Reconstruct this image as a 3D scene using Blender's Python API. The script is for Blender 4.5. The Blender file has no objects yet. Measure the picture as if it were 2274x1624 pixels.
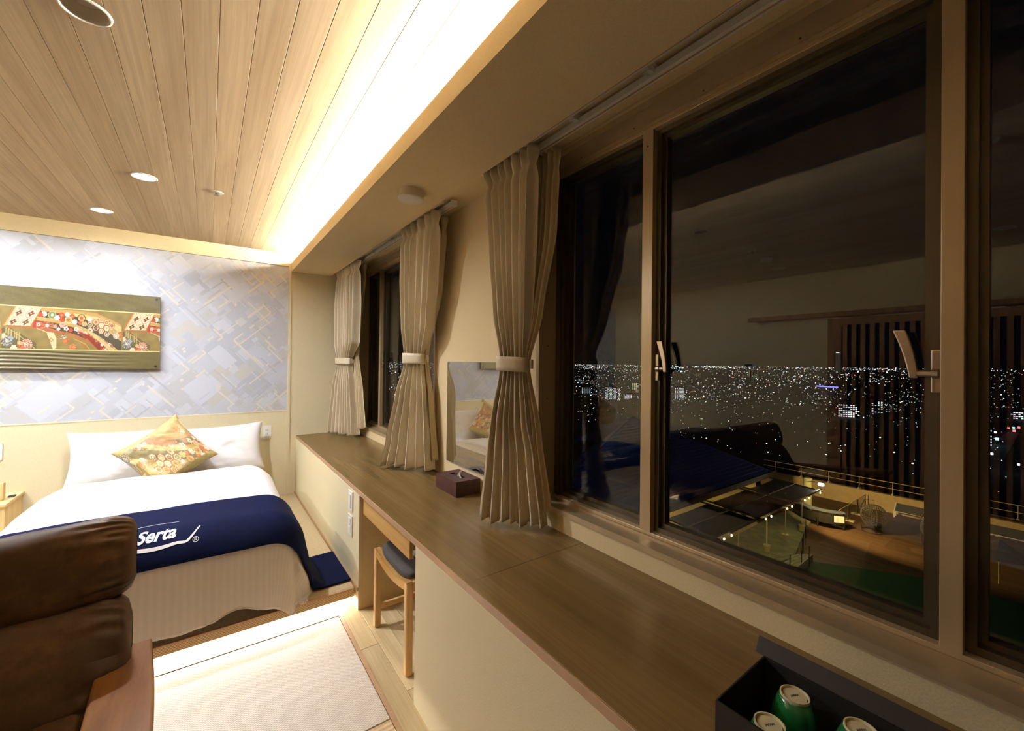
import bpy, bmesh, math, random
import numpy as np
from mathutils import Vector, Matrix, noise

SC = bpy.context.scene
COL = SC.collection
PI = math.pi
rnd = random.Random(7)

# ------------------------------------------------------------------ camera
CAM_Z = 1.42
def make_camera():
    yaw, pitch, roll = math.radians(36.1705), math.radians(.3483), math.radians(.6156)
    f = Vector((math.sin(yaw)*math.cos(pitch), math.cos(yaw)*math.cos(pitch), math.sin(pitch)))
    rt = Vector((math.cos(yaw), -math.sin(yaw), 0)); up = rt.cross(f)
    R = math.cos(roll)*rt + math.sin(roll)*up
    U = -math.sin(roll)*rt + math.cos(roll)*up
    cd = bpy.data.cameras.new('camera'); cam = bpy.data.objects.new('camera', cd); COL.objects.link(cam)
    cam.matrix_world = Matrix(((R.x, U.x, -f.x, 0), (R.y, U.y, -f.y, 0), (R.z, U.z, -f.z, CAM_Z), (0, 0, 0, 1)))
    cd.sensor_fit = 'HORIZONTAL'; cd.sensor_width = 36
    cd.lens = 921.6/2274*36
    cd.shift_y = (799.63-812)/2274
    cd.clip_start = .02; cd.clip_end = 30000
    SC.camera = cam
make_camera()

# ------------------------------------------------------------------ world, lights, exposure
def hexc(h, g=1.0):
    h = h.lstrip('#')
    o = []
    for i in (0, 2, 4):
        c = int(h[i:i+2], 16)/255
        o.append((c/12.92 if c <= .04045 else ((c+.055)/1.055)**2.4)*g)
    return (*o, 1)

world = bpy.data.worlds.new('night_sky'); SC.world = world; world.use_nodes = True
wb = world.node_tree.nodes['Background']
wb.inputs[0].default_value = (.35, .42, .75, 1); wb.inputs[1].default_value = .0016

SC.view_settings.view_transform = 'Standard'
SC.view_settings.look = 'None'
SC.view_settings.exposure = 0.2
SC.view_settings.gamma = 1.0
SC.view_settings.use_curve_mapping = False
SC.cycles.max_bounces = 10; SC.cycles.diffuse_bounces = 5; SC.cycles.glossy_bounces = 5
SC.cycles.transmission_bounces = 8; SC.cycles.transparent_max_bounces = 16
SC.cycles.sample_clamp_indirect = 8.0
SC.cycles.use_denoising = True
SC.cycles.caustics_reflective = False; SC.cycles.caustics_refractive = False
SC.cycles.light_sampling_threshold = 0.0

COVE = 95.0; DOWN = 26.0; STEP = 42.0
WARM = (1.0, .89, .70); NEUT = (.93, .96, 1.0)
def area_light(name, loc, size, size_y, power, color, rot, spread=PI):
    ld = bpy.data.lights.new(name, 'AREA'); ld.shape = 'RECTANGLE'; ld.size = size; ld.size_y = size_y
    ld.energy = power; ld.color = color; ld.spread = spread
    o = bpy.data.objects.new(name, ld); COL.objects.link(o); o.location = loc; o.rotation_euler = rot
    return o
def spot_light(name, loc, power, color, angle, blend, radius, rot=(0, 0, 0)):
    ld = bpy.data.lights.new(name, 'SPOT'); ld.energy = power; ld.color = color
    ld.spot_size = angle; ld.spot_blend = blend; ld.shadow_soft_size = radius
    o = bpy.data.objects.new(name, ld); COL.objects.link(o); o.location = loc; o.rotation_euler = rot
    return o
def point_light(name, loc, power, color, radius):
    ld = bpy.data.lights.new(name, 'POINT'); ld.energy = power; ld.color = color; ld.shadow_soft_size = radius
    o = bpy.data.objects.new(name, ld); COL.objects.link(o); o.location = loc
    return o
# LED strip hidden behind the cove lip, aimed at the plank ceiling
area_light('cove_light', (.715, 2.45, 2.388), .03, 4.1, COVE, WARM, (PI, math.radians(-48), 0))
# recessed lamps that are switched on (over the two beds)
LIT = [(-.62, 4.05), (-.31, 3.15), (-1.55, 4.05), (-1.92, 3.15)]
for (x, y), k in zip(LIT, (.38, 1.25, .8, 1.7)):
    dl = area_light('downlight_lamp', (x, y, 2.448), .07, .07, DOWN*k, NEUT, (0, 0, 0), math.radians(165)); dl.data.shape = 'DISK'
# LED strip under the front edge of the bed platform
area_light('step_light', (-.99, 2.60, .055), 3.3, .02, STEP, (1.0, .91, .80), (math.radians(-28), 0, 0))
# outside: floodlight on the terrace, string bulbs, added faint cold fill on the slate roof
FLOOD = spot_light('flood_lamp', (31.98, 9.75, -6.15), 1900, (1.0, .66, .26), math.radians(140), .5, .12)
FLOOD.rotation_euler = (Vector((44, 4, -10.5))-Vector((31.9, 9.75, -6.15))).to_track_quat('-Z', 'Y').to_euler()
for x in (20, 25, 30):
    point_light('string_lamp', (x, 9.75, -6.9), 60, (1.0, .78, .28), .05)
for x in (15.5, 20.5, 25.5, 29.5):
    point_light('eaves_lamp', (x, 12.75, -6.28), 5, (1.0, .66, .16), .04)
mo = bpy.data.lights.new('roof_fill', 'SUN'); mo.energy = .055; mo.color = (.5, .65, 1.0); mo.angle = .05  # added cold sun lamp that brings up the slate roof
mob = bpy.data.objects.new('roof_fill', mo); COL.objects.link(mob); mob.rotation_euler = (math.radians(48), math.radians(-12), 0)

# ------------------------------------------------------------------ materials
MATS = {}
def nmat(name):
    m = bpy.data.materials.new(name); m.use_nodes = True
    MATS[name] = m
    nt = m.node_tree
    return m, nt, nt.nodes['Principled BSDF']
def N(nt, t, **kw):
    n = nt.nodes.new(t)
    for k, v in kw.items():
        if k in n.inputs: n.inputs[k].default_value = v
        else: setattr(n, k, v)
    return n
def coords(nt, scale=(1, 1, 1), rand=False, kind='Object'):
    tc = N(nt, 'ShaderNodeTexCoord'); mp = N(nt, 'ShaderNodeMapping')
    mp.inputs['Scale'].default_value = scale
    nt.links.new(tc.outputs[kind], mp.inputs['Vector'])
    if rand:
        oi = N(nt, 'ShaderNodeObjectInfo'); mu = N(nt, 'ShaderNodeMath', operation='MULTIPLY'); mu.inputs[1].default_value = 37.0
        cx = N(nt, 'ShaderNodeCombineXYZ')
        nt.links.new(oi.outputs['Random'], mu.inputs[0])
        for i in range(3): nt.links.new(mu.outputs[0], cx.inputs[i])
        nt.links.new(cx.outputs[0], mp.inputs['Location'])
    return mp.outputs['Vector']
def ramp(nt, fac, stops):
    r = N(nt, 'ShaderNodeValToRGB')
    e = r.color_ramp.elements
    while len(e) < len(stops): e.new(.5)
    for k, (p, c) in enumerate(stops):
        e[k].position = p; e[k].color = c
    nt.links.new(fac, r.inputs['Fac'])
    return r.outputs['Color']
def bump(nt, p, h, strength, dist):
    b = N(nt, 'ShaderNodeBump'); b.inputs['Strength'].default_value = strength; b.inputs['Distance'].default_value = dist
    nt.links.new(h, b.inputs['Height']); nt.links.new(b.outputs[0], p.inputs['Normal'])
def mix(nt, a, b, fac, mode='MIX'):
    m = N(nt, 'ShaderNodeMix', data_type='RGBA', blend_type=mode)
    for s, v in ((m.inputs[0], fac), (m.inputs[6], a), (m.inputs[7], b)):
        if hasattr(v, 'is_output'): nt.links.new(v, s)
        else: s.default_value = v
    return m.outputs[2]

def mat_plain(name, col, rough=.6, metal=0, nscale=60, var=.06, bmp=.0, spec=.5, stretch=(1, 1, 1)):
    m, nt, p = nmat(name)
    v = coords(nt, stretch)
    n = N(nt, 'ShaderNodeTexNoise', Scale=nscale, Detail=3.0)
    nt.links.new(v, n.inputs['Vector'])
    lo = tuple(c*(1-var) for c in col[:3])+(1,); hi = tuple(min(1, c*(1+var)) for c in col[:3])+(1,)
    nt.links.new(ramp(nt, n.outputs['Fac'], [(.3, lo), (.7, hi)]), p.inputs['Base Color'])
    p.inputs['Roughness'].default_value = rough; p.inputs['Metallic'].default_value = metal
    p.inputs['Specular IOR Level'].default_value = spec
    if bmp: bump(nt, p, n.outputs['Fac'], bmp, .002)
    return m
def mat_wood(name, cols, rough=.5, axis='Y', scale=1.0, fine=1.0, rand=True, bmp=.15, tint=.12, spec=.4):
    m, nt, p = nmat(name)
    s = {'Y': (14, 1, 14), 'X': (1, 14, 14), 'Z': (14, 14, 1)}[axis]
    v = coords(nt, tuple(c*scale for c in s), rand)
    n1 = N(nt, 'ShaderNodeTexNoise', Scale=.8, Detail=4.0, Distortion=1.2); nt.links.new(v, n1.inputs['Vector'])
    v2 = coords(nt, tuple((c*scale*9 if c > 1 else 2.2*scale) for c in s), rand)
    n2 = N(nt, 'ShaderNodeTexNoise', Scale=1.0*fine, Detail=5.0, Roughness=.7, Distortion=.6); nt.links.new(v2, n2.inputs['Vector'])
    c1 = ramp(nt, n1.outputs['Fac'], [(.3, cols[0]), (.5, cols[1]), (.72, cols[2])])
    c2 = ramp(nt, n2.outputs['Fac'], [(.35, (.82, .80, .77, 1)), (.62, (1.05, 1.05, 1.04, 1))])
    c = mix(nt, c1, c2, .8, 'MULTIPLY')
    if rand:
        oi = N(nt, 'ShaderNodeObjectInfo')
        c3 = ramp(nt, oi.outputs['Random'], [(0, (1-tint, 1-tint, 1-tint, 1)), (1, (1+tint, 1+tint*.9, 1+tint*.8, 1))])
        c = mix(nt, c, c3, 1.0, 'MULTIPLY')
    nt.links.new(c, p.inputs['Base Color'])
    p.inputs['Roughness'].default_value = rough; p.inputs['Specular IOR Level'].default_value = spec
    bump(nt, p, n2.outputs['Fac'], bmp, .001)
    return m
def mat_weave(name, ca, cb, sx, sy, rough=.75, bmp=.4, xy=(0, 1)):
    m, nt, p = nmat(name)
    tc = N(nt, 'ShaderNodeTexCoord'); sp = N(nt, 'ShaderNodeSeparateXYZ'); nt.links.new(tc.outputs['Object'], sp.inputs[0])
    outs = []
    for k, s in zip(xy, (sx, sy)):
        a = N(nt, 'ShaderNodeMath', operation='MULTIPLY'); a.inputs[1].default_value = s*PI
        nt.links.new(sp.outputs[k], a.inputs[0])
        b = N(nt, 'ShaderNodeMath', operation='SINE'); nt.links.new(a.outputs[0], b.inputs[0])
        outs.append(b.outputs[0])
    mu = N(nt, 'ShaderNodeMath', operation='MULTIPLY'); nt.links.new(outs[0], mu.inputs[0]); nt.links.new(outs[1], mu.inputs[1])
    ma = N(nt, 'ShaderNodeMath', operation='MULTIPLY_ADD'); ma.inputs[1].default_value = .5; ma.inputs[2].default_value = .5
    nt.links.new(mu.outputs[0], ma.inputs[0])
    n = N(nt, 'ShaderNodeTexNoise', Scale=90.0, Detail=2.0); nt.links.new(tc.outputs['Object'], n.inputs['Vector'])
    c = ramp(nt, ma.outputs[0], [(.35, ca), (.65, cb)])
    c = mix(nt, c, ramp(nt, n.outputs['Fac'], [(.3, (.85, .85, .85, 1)), (.7, (1.1, 1.1, 1.1, 1))]), .8, 'MULTIPLY')
    nt.links.new(c, p.inputs['Base Color']); p.inputs['Roughness'].default_value = rough
    bump(nt, p, ma.outputs[0], bmp, .001)
    return m
def mat_emit(name, col, strength):
    m, nt, p = nmat(name)
    p.inputs['Base Color'].default_value = (.02, .02, .02, 1)
    p.inputs['Emission Color'].default_value = (*col[:3], 1); p.inputs['Emission Strength'].default_value = strength
    return m
def mat_vcol(name, rough=.6, sheen=0, emit=0, bscale=0, metal=0):
    m, nt, p = nmat(name)
    a = N(nt, 'ShaderNodeVertexColor', layer_name='Col')
    v = coords(nt, (1, 1, 1)); n = N(nt, 'ShaderNodeTexNoise', Scale=400.0, Detail=2.0); nt.links.new(v, n.inputs['Vector'])
    c = mix(nt, a.outputs['Color'], ramp(nt, n.outputs['Fac'], [(.3, (.93, .93, .93, 1)), (.7, (1.04, 1.04, 1.04, 1))]), 1.0, 'MULTIPLY')
    if emit:
        p.inputs['Base Color'].default_value = (.01, .01, .01, 1)
        nt.links.new(a.outputs['Color'], p.inputs['Emission Color']); p.inputs['Emission Strength'].default_value = emit
    else:
        nt.links.new(c, p.inputs['Base Color'])
    p.inputs['Roughness'].default_value = rough; p.inputs['Metallic'].default_value = metal
    if sheen: p.inputs['Sheen Weight'].default_value = sheen
    if bscale: bump(nt, p, n.outputs['Fac'], bscale, .001)
    return m
def mat_glass(name, ior=1.52, tint=(.93, .96, .95, 1), dark=0):
    m, nt, p = nmat(name)
    nt.nodes.remove(p)
    out = nt.nodes['Material Output']
    fr = N(nt, 'ShaderNodeFresnel', IOR=ior)
    ge = N(nt, 'ShaderNodeNewGeometry'); mr = N(nt, 'ShaderNodeMapRange')   # same reflectance from either face
    mr.inputs['To Min'].default_value = ior; mr.inputs['To Max'].default_value = 1/ior
    nt.links.new(ge.outputs['Backfacing'], mr.inputs['Value']); nt.links.new(mr.outputs[0], fr.inputs['IOR'])
    tr = N(nt, 'ShaderNodeBsdfTransparent', Color=tint)
    gl = N(nt, 'ShaderNodeBsdfGlossy', Roughness=0.0, Color=(1, 1, 1, 1))
    mx = N(nt, 'ShaderNodeMixShader')
    nt.links.new(fr.outputs[0], mx.inputs[0]); nt.links.new(tr.outputs[0], mx.inputs[1]); nt.links.new(gl.outputs[0], mx.inputs[2])
    nt.links.new(mx.outputs[0], out.inputs['Surface'])
    return m
def mat_leather(name):
    m, nt, p = nmat(name)
    v = coords(nt)
    n1 = N(nt, 'ShaderNodeTexNoise', Scale=6.0, Detail=6.0, Roughness=.65); nt.links.new(v, n1.inputs['Vector'])
    vo = N(nt, 'ShaderNodeTexVoronoi', feature='DISTANCE_TO_EDGE', Scale=55.0); 
    nd = N(nt, 'ShaderNodeTexNoise', Scale=18.0, Detail=3.0); nt.links.new(v, nd.inputs['Vector'])
    vv = mix(nt, v, nd.outputs['Color'], .12); nt.links.new(vv, vo.inputs['Vector'])
    c = ramp(nt, n1.outputs['Fac'], [(.28, hexc('#332210')), (.5, hexc('#47301a')), (.75, hexc('#604424'))])
    c2 = ramp(nt, vo.outputs['Distance'], [(.0, (1.25, 1.2, 1.1, 1)), (.06, (1, 1, 1, 1))])
    n3 = N(nt, 'ShaderNodeTexNoise', Scale=22.0, Detail=3.0); nt.links.new(v, n3.inputs['Vector'])
    c3 = ramp(nt, n3.outputs['Fac'], [(.33, (.62, .58, .55, 1)), (.45, (1, 1, 1, 1))])
    nt.links.new(mix(nt, mix(nt, c, c2, .7, 'MULTIPLY'), c3, .8, 'MULTIPLY'), p.inputs['Base Color'])
    p.inputs['Roughness'].default_value = .5; p.inputs['Specular IOR Level'].default_value = .35
    bump(nt, p, n3.outputs['Fac'], .25, .002)
    return m
def mat_stripe(name, ca, cb, freq, axis=0, rough=(.55, .62)):
    m, nt, p = nmat(name)
    a = N(nt, 'ShaderNodeAttribute', attribute_name='sheet'); sp = N(nt, 'ShaderNodeSeparateXYZ'); nt.links.new(a.outputs['Vector'], sp.inputs[0])
    mu = N(nt, 'ShaderNodeMath', operation='MULTIPLY'); mu.inputs[1].default_value = freq; nt.links.new(sp.outputs[axis], mu.inputs[0])
    fr = N(nt, 'ShaderNodeMath', operation='FRACT'); nt.links.new(mu.outputs[0], fr.inputs[0])
    c = ramp(nt, fr.outputs[0], [(.42, ca), (.5, cb)])
    nt.links.new(c, p.inputs['Base Color'])
    r = ramp(nt, fr.outputs[0], [(.42, (rough[0],)*3+(1,)), (.5, (rough[1],)*3+(1,))])
    nt.links.new(r, p.inputs['Roughness']); p.inputs['Sheen Weight'].default_value = .15
    n = N(nt, 'ShaderNodeTexNoise', Scale=300.0); v = coords(nt); nt.links.new(v, n.inputs['Vector'])
    bump(nt, p, n.outputs['Fac'], .08, .001)
    return m

M_CEIL = mat_wood('ceiling_oak', (hexc('#cdb595'), hexc('#d9c3a4'), hexc('#e4d1b4')), .55, 'Y', .55, rand=True, tint=.09, bmp=.2)
M_WALL = mat_plain('beige_wall_vinyl', hexc('#e0cda2'), .85, nscale=220, var=.05, bmp=.35)
M_WALL2 = mat_plain('beige_wall_vinyl_pale', hexc('#ddd0ac'), .85, nscale=220, var=.04, bmp=.3)
M_TRIM = mat_plain('cream_trim', hexc('#e6d6b0'), .7, nscale=180, var=.04, bmp=.15)
M_COUNTER = mat_wood('counter_laminate', (hexc('#6f5a36'), hexc('#79633d'), hexc('#836c45')), .26, 'Y', .5, rand=False, bmp=.03, spec=.55)
M_EDGE = mat_plain('counter_edge', hexc('#b8977a'), .35, nscale=40, var=.03)
M_FLOORW = mat_wood('floor_oak', (hexc('#b7a077'), hexc('#c9b48b'), hexc('#d6c49c')), .5, 'Y', .8, bmp=.08)
M_TATAMI = mat_weave('tatami_weave', hexc('#c6b8a8'), hexc('#e6dcd0'), 110, 190, .7, .5)
M_MAT2 = mat_weave('platform_mat_weave', hexc('#a89169'), hexc('#d6c6a4'), 150, 150, .7, .5)
M_MATF = mat_weave('platform_face_weave', hexc('#a08760'), hexc('#d8c59c'), 150, 150, .7, .5, xy=(0, 2))
M_NOSE = mat_plain('brown_edging', hexc('#b59370'), .5, nscale=50)
M_PINE = mat_wood('pine', (hexc('#d9b67c'), hexc('#e6c994'), hexc('#efd9a8')), .5, 'Z', .7, bmp=.05)
M_PINEY = mat_wood('pine_flat', (hexc('#d9b67c'), hexc('#e6c994'), hexc('#efd9a8')), .5, 'X', .7, bmp=.05)
M_STOOL = mat_wood('pale_beech', (hexc('#c59a62'), hexc('#d8b07a'), hexc('#e3c08c')), .45, 'Z', .8, bmp=.05)
M_DRAWER = mat_wood('drawer_oak', (hexc('#b98d4e'), hexc('#cba162'), hexc('#dab578')), .45, 'Y', .8, bmp=.1)
M_SOFAW = mat_wood('sofa_oak', (hexc('#684114'), hexc('#7c501c'), hexc('#8f642c')), .42, 'Y', .9, bmp=.15)
M_WENGE = mat_wood('dark_reddish_wood', (hexc('#3c2024'), hexc('#4b2a2d'), hexc('#573436')), .4, 'Y', 1.5, bmp=.1)
M_LATTICE = mat_wood('lattice_wood', (hexc('#8c6136'), hexc('#9e7142'), hexc('#ae8150')), .5, 'Z', .8, bmp=.1)
M_LEATHER = mat_leather('brown_leather')
M_WHITE = mat_plain('white_plastic', hexc('#e9e6df'), .4, nscale=20, var=.01)
M_CREAMP = mat_plain('cream_plastic', hexc('#ded2bd'), .45, nscale=20, var=.01)
M_LINEN = mat_plain('white_linen', hexc('#f4f2f0'), .75, nscale=300, var=.02, bmp=.1)
M_DUVET = mat_stripe('striped_satin_duvet', hexc('#f8f6f4'), hexc('#f4f2f0'), 33, 0)
M_NAVY = mat_plain('navy_velvet', hexc('#050f34'), .85, nscale=8, var=.18, bmp=.05); M_NAVY.node_tree.nodes['Principled BSDF'].inputs['Specular IOR Level'].default_value = .12
M_CURT = mat_plain('beige_satin_curtain', hexc('#dccfb4'), .38, nscale=300, var=.05, bmp=.15, stretch=(1, 1, .1)); M_CURT.node_tree.nodes['Principled BSDF'].inputs['Sheen Weight'].default_value = .25
M_CURT2 = mat_plain('pale_lining_curtain', hexc('#cfbd98'), .6, nscale=300, var=.05, bmp=.15)
M_ALU = mat_plain('champagne_aluminium', hexc('#bda682'), .30, metal=.30, nscale=15, var=.03, stretch=(4, 4, .3))
M_ALUD = mat_plain('bronze_aluminium', hexc('#5c5140'), .35, metal=.6, nscale=15, var=.05)
M_RAIL = mat_plain('white_curtain_rail', hexc('#e6e5dc'), .35, metal=0, nscale=15, var=.02)
M_CHROME = mat_plain('satin_nickel', hexc('#c0b2a4'), .25, metal=.9, nscale=15, var=.02)
M_STEEL = mat_plain('polished_steel', hexc('#d8d8d8'), .15, metal=1, nscale=10, var=.02)
M_GLASS = mat_glass('window_glass')
M_ACR = mat_glass('acrylic', 1.45, (.96, .97, .97, 1))
M_MIRROR = mat_plain('mirror_silver', (.9, .92, .91, 1), .0, metal=1, nscale=1, var=.0)
M_MEDGE = mat_plain('mirror_edge', hexc('#b5c2b8'), .2, nscale=10)
M_GREYF = mat_plain('charcoal_fabric', hexc('#4c4846'), .9, nscale=350, var=.35, bmp=.3)
M_BLACK = mat_plain('black_card', hexc('#18120e'), .55, nscale=40, var=.1)
M_BOXIN = mat_plain('black_lining', hexc('#050505'), .9, nscale=40, var=.1)
M_GREEN = mat_plain('green_glaze', hexc('#1f6b3c'), .12, nscale=12, var=.12)
M_GREEN.node_tree.nodes['Principled BSDF'].inputs['Coat Weight'].default_value = .6
M_BISQUE = mat_plain('unglazed_foot', hexc('#d9cfa8'), .6, nscale=60, var=.03)
M_INK = mat_plain('dark_ink', hexc('#141a22'), .5, nscale=20)
M_TISSUE = mat_plain('tissue_paper', hexc('#f0ece4'), .8, nscale=90, var=.02)
M_LOGO = mat_plain('white_print', hexc('#f4f4f4'), .6, nscale=90, var=.02)
M_COVE = mat_emit('led_tape_warm', WARM, 30)
M_STEPL = mat_emit('led_tape_step', (1, .84, .66), 12)
M_LAMPON = mat_emit('lamp_diffuser_on', (1, 1, 1), 9)
M_LAMPOFF = mat_plain('lamp_diffuser_off', hexc('#d8d0c0'), .5, nscale=20, var=.02)
M_PRINT = mat_vcol('wallpaper_print', .75)
M_BROC = mat_vcol('gold_brocade', .42, sheen=.2, bscale=.15)
M_DARKGAP = mat_plain('dark_gap', hexc('#0e1216'), .8)

# ------------------------------------------------------------------ object helpers
ORG = {}
def origin(o):
    return ORG.get(o.name, Vector((0, 0, 0))) if o else Vector((0, 0, 0))
def props(o, label=None, cat=None, group=None, kind=None):
    if label: o['label'] = label
    if cat: o['category'] = cat
    if group: o['group'] = group
    if kind: o['kind'] = kind
    return o
def thing(name, label, cat, loc, group=None):
    o = bpy.data.objects.new(name, None); COL.objects.link(o); o.location = loc
    o.empty_display_size = .05
    ORG[o.name] = Vector(loc)
    return props(o, label, cat, group)
def ob(name, mesh, mat, parent=None, smooth=False, mats=None):
    """mesh = (verts, faces) in world coordinates, or bmesh"""
    me = bpy.data.meshes.new(name)
    if isinstance(mesh, bmesh.types.BMesh):
        mesh.to_mesh(me); mesh.free()
    else:
        me.from_pydata([tuple(v) for v in mesh[0]], [], mesh[1])
    og = origin(parent)
    if og.length: me.transform(Matrix.Translation(-og))
    for m in (mats or [mat]): me.materials.append(m)
    if smooth: me.polygons.foreach_set('use_smooth', [True]*len(me.polygons))
    me.update()
    o = bpy.data.objects.new(name, me); COL.objects.link(o)
    if parent: o.parent = parent
    ORG[o.name] = og
    return o
def top(name, mesh, mat, label, cat, group=None, kind=None, smooth=False, at=None):
    """a thing that is one mesh; its origin is put at its base"""
    o = ob(name, mesh, mat, None, smooth)
    me = o.data
    if at is None:
        vs = [v.co for v in me.vertices]
        at = Vector((sum(v.x for v in vs)/len(vs), sum(v.y for v in vs)/len(vs), min(v.z for v in vs)))
    at = Vector(at)
    me.transform(Matrix.Translation(-at)); o.location = at; ORG[o.name] = at
    return props(o, label, cat, group, kind)
def struct(name, mesh, mat, parent=None, **k):
    o = ob(name, mesh, mat, parent, **k)
    if not parent: o['kind'] = 'structure'
    return o
def copy_tree(o, dx, parent=None):
    c = o.copy(); COL.objects.link(c); c.parent = parent
    if parent is None: c.location = o.location + Vector(dx)
    for ch in list(o.children): copy_tree(ch, dx, c)
    return c
class MB:
    """collects primitives into one mesh"""
    def __init__(s): s.v = []; s.f = []
    def add(s, v, f):
        n = len(s.v); s.v += [tuple(p) for p in v]; s.f += [tuple(i+n for i in q) for q in f]; return s
    def box(s, x0, x1, y0, y1, z0, z1, bev=0):
        if x0 > x1: x0, x1 = x1, x0
        if y0 > y1: y0, y1 = y1, y0
        if z0 > z1: z0, z1 = z1, z0
        if bev:
            bm = bmesh.new(); bmesh.ops.create_cube(bm, size=1)
            for v in bm.verts: v.co = Vector(((x0+x1)/2+v.co.x*(x1-x0), (y0+y1)/2+v.co.y*(y1-y0), (z0+z1)/2+v.co.z*(z1-z0)))
            bmesh.ops.bevel(bm, geom=bm.edges[:], offset=bev, segments=2, affect='EDGES', profile=.5)
            bm.verts.index_update()
            s.add([v.co for v in bm.verts], [[v.index for v in f.verts] for f in bm.faces]); bm.free(); return s
        v = [(x, y, z) for z in (z0, z1) for y in (y0, y1) for x in (x0, x1)]
        f = [(0, 2, 3, 1), (4, 5, 7, 6), (0, 1, 5, 4), (2, 6, 7, 3), (0, 4, 6, 2), (1, 3, 7, 5)]
        return s.add(v, f)
    def tube(s, pts, r, n=8, cap=True):
        pts = [Vector(p) for p in pts]; rs = r if isinstance(r, (list, tuple)) else [r]*len(pts)
        ring = []; base = len(s.v); fr = None
        for i, p in enumerate(pts):
            d = (pts[min(i+1, len(pts)-1)]-pts[max(i-1, 0)]).normalized()
            if fr is None:
                a = Vector((0, 0, 1)) if abs(d.z) < .9 else Vector((1, 0, 0)); u = d.cross(a).normalized()
            else: u = (fr-d*fr.dot(d)).normalized()
            fr = u; w = d.cross(u)
            for k in range(n):
                t = 2*PI*k/n; s.v.append(tuple(p+(u*math.cos(t)+w*math.sin(t))*rs[i]))
        for i in range(len(pts)-1):
            for k in range(n):
                a = base+i*n+k; b = base+i*n+(k+1) % n; s.f.append((a, b, b+n, a+n))
        if cap:
            s.f.append(tuple(base+k for k in reversed(range(n)))); s.f.append(tuple(base+(len(pts)-1)*n+k for k in range(n)))
        return s
    def beam(s, p, q, w, h, up=(0, 0, 1)):
        """rectangular bar from p to q, w across, h along up"""
        p = Vector(p); q = Vector(q); d = (q-p).normalized(); u = Vector(up); sdn = d.cross(u).normalized(); uu = sdn.cross(d)
        v = [e+sdn*a*w/2+uu*b*h/2 for e in (p, q) for a, b in ((-1, -1), (1, -1), (1, 1), (-1, 1))]
        return s.add(v, [(0, 1, 2, 3), (7, 6, 5, 4), (0, 4, 5, 1), (1, 5, 6, 2), (2, 6, 7, 3), (3, 7, 4, 0)])
    def lathe(s, prof, c, n=32, axis='Z', cap=True):
        """prof = [(r, h)]"""
        base = len(s.v); c = Vector(c)
        for r, h in prof:
            for k in range(n):
                t = 2*PI*k/n; a, b = r*math.cos(t), r*math.sin(t)
                s.v.append(tuple(c+Vector({'Z': (a, b, h), 'Y': (a, h, b), 'X': (h, a, b)}[axis])))
        for i in range(len(prof)-1):
            for k in range(n):
                a = base+i*n+k; b = base+i*n+(k+1) % n; s.f.append((a, b, b+n, a+n))
        if cap: s.f.append(tuple(base+k for k in reversed(range(n)))); s.f.append(tuple(base+(len(prof)-1)*n+k for k in range(n)))
        return s
    def prism(s, poly, y0, y1, axis='Y'):
        n = len(poly); base = len(s.v)
        for y in (y0, y1):
            for a, b in poly: s.v.append({'Y': (a, y, b), 'X': (y, a, b), 'Z': (a, b, y)}[axis])
        s.f.append(tuple(base+i for i in range(n))); s.f.append(tuple(base+n+i for i in reversed(range(n))))
        for i in range(n): s.f.append((base+i, base+(i+1) % n, base+n+(i+1) % n, base+n+i))
        return s
    def xf(s, M, start=0):
        s.v[start:] = [tuple(M @ Vector(p)) for p in s.v[start:]]; return s
    @property
    def m(s): return (s.v, s.f)
def fixn(o):
    bm = bmesh.new(); bm.from_mesh(o.data); bmesh.ops.recalc_face_normals(bm, faces=bm.faces[:]); bm.to_mesh(o.data); bm.free(); return o
def grid(nu, nv, fn, closed=False):
    v = [fn(i/(nu-1), j/(nv-1)) for j in range(nv) for i in range(nu)]
    f = [(j*nu+i, j*nu+i+1, (j+1)*nu+i+1, (j+1)*nu+i) for j in range(nv-1) for i in range(nu-1)]
    return v, f
def solidify(o, t, off=-1):
    md = o.modifiers.new('thickness', 'SOLIDIFY'); md.thickness = t; md.offset = off; return o
def set_cols(me, cols):
    a = me.color_attributes.new('Col', 'FLOAT_COLOR', 'POINT')
    arr = np.ones((len(me.vertices), 4), dtype=np.float32); arr[:, :3] = cols; a.data.foreach_set('color', arr.ravel())
def text_mesh(s, size, fn, mat, name, parent=None, shear=0, offset=0, ext=0, align='LEFT', space=1.0, sub=0):
    cu = bpy.data.curves.new('txt', 'FONT'); cu.body = s; cu.size = size; cu.shear = shear; cu.offset = offset
    cu.extrude = ext; cu.align_x = align; cu.space_character = space; cu.resolution_u = 4
    to = bpy.data.objects.new('txt', cu); COL.objects.link(to)
    dg = bpy.context.evaluated_depsgraph_get(); dg.update()
    me = bpy.data.meshes.new_from_object(to.evaluated_get(dg)); bpy.data.objects.remove(to)
    bm = bmesh.new(); bm.from_mesh(me)
    if sub:
        bmesh.ops.triangulate(bm, faces=bm.faces[:])
        for _ in range(sub):
            e = [e for e in bm.edges if e.calc_length() > .012]
            if not e: break
            bmesh.ops.subdivide_edges(bm, edges=e, cuts=1); bmesh.ops.triangulate(bm, faces=bm.faces[:])
    for v in bm.verts: v.co = Vector(fn(v.co.x, v.co.y, v.co.z))
    return ob(name, bm, mat, parent)

# ================================================================== ROOM SHELL
XL, XR, YF, YB = -2.70, 1.26, -2.6, 4.57
ZC, ZS, ZR = 2.457, 2.289, 2.380          # plank ceiling, soffit underside, curtain recess
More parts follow.
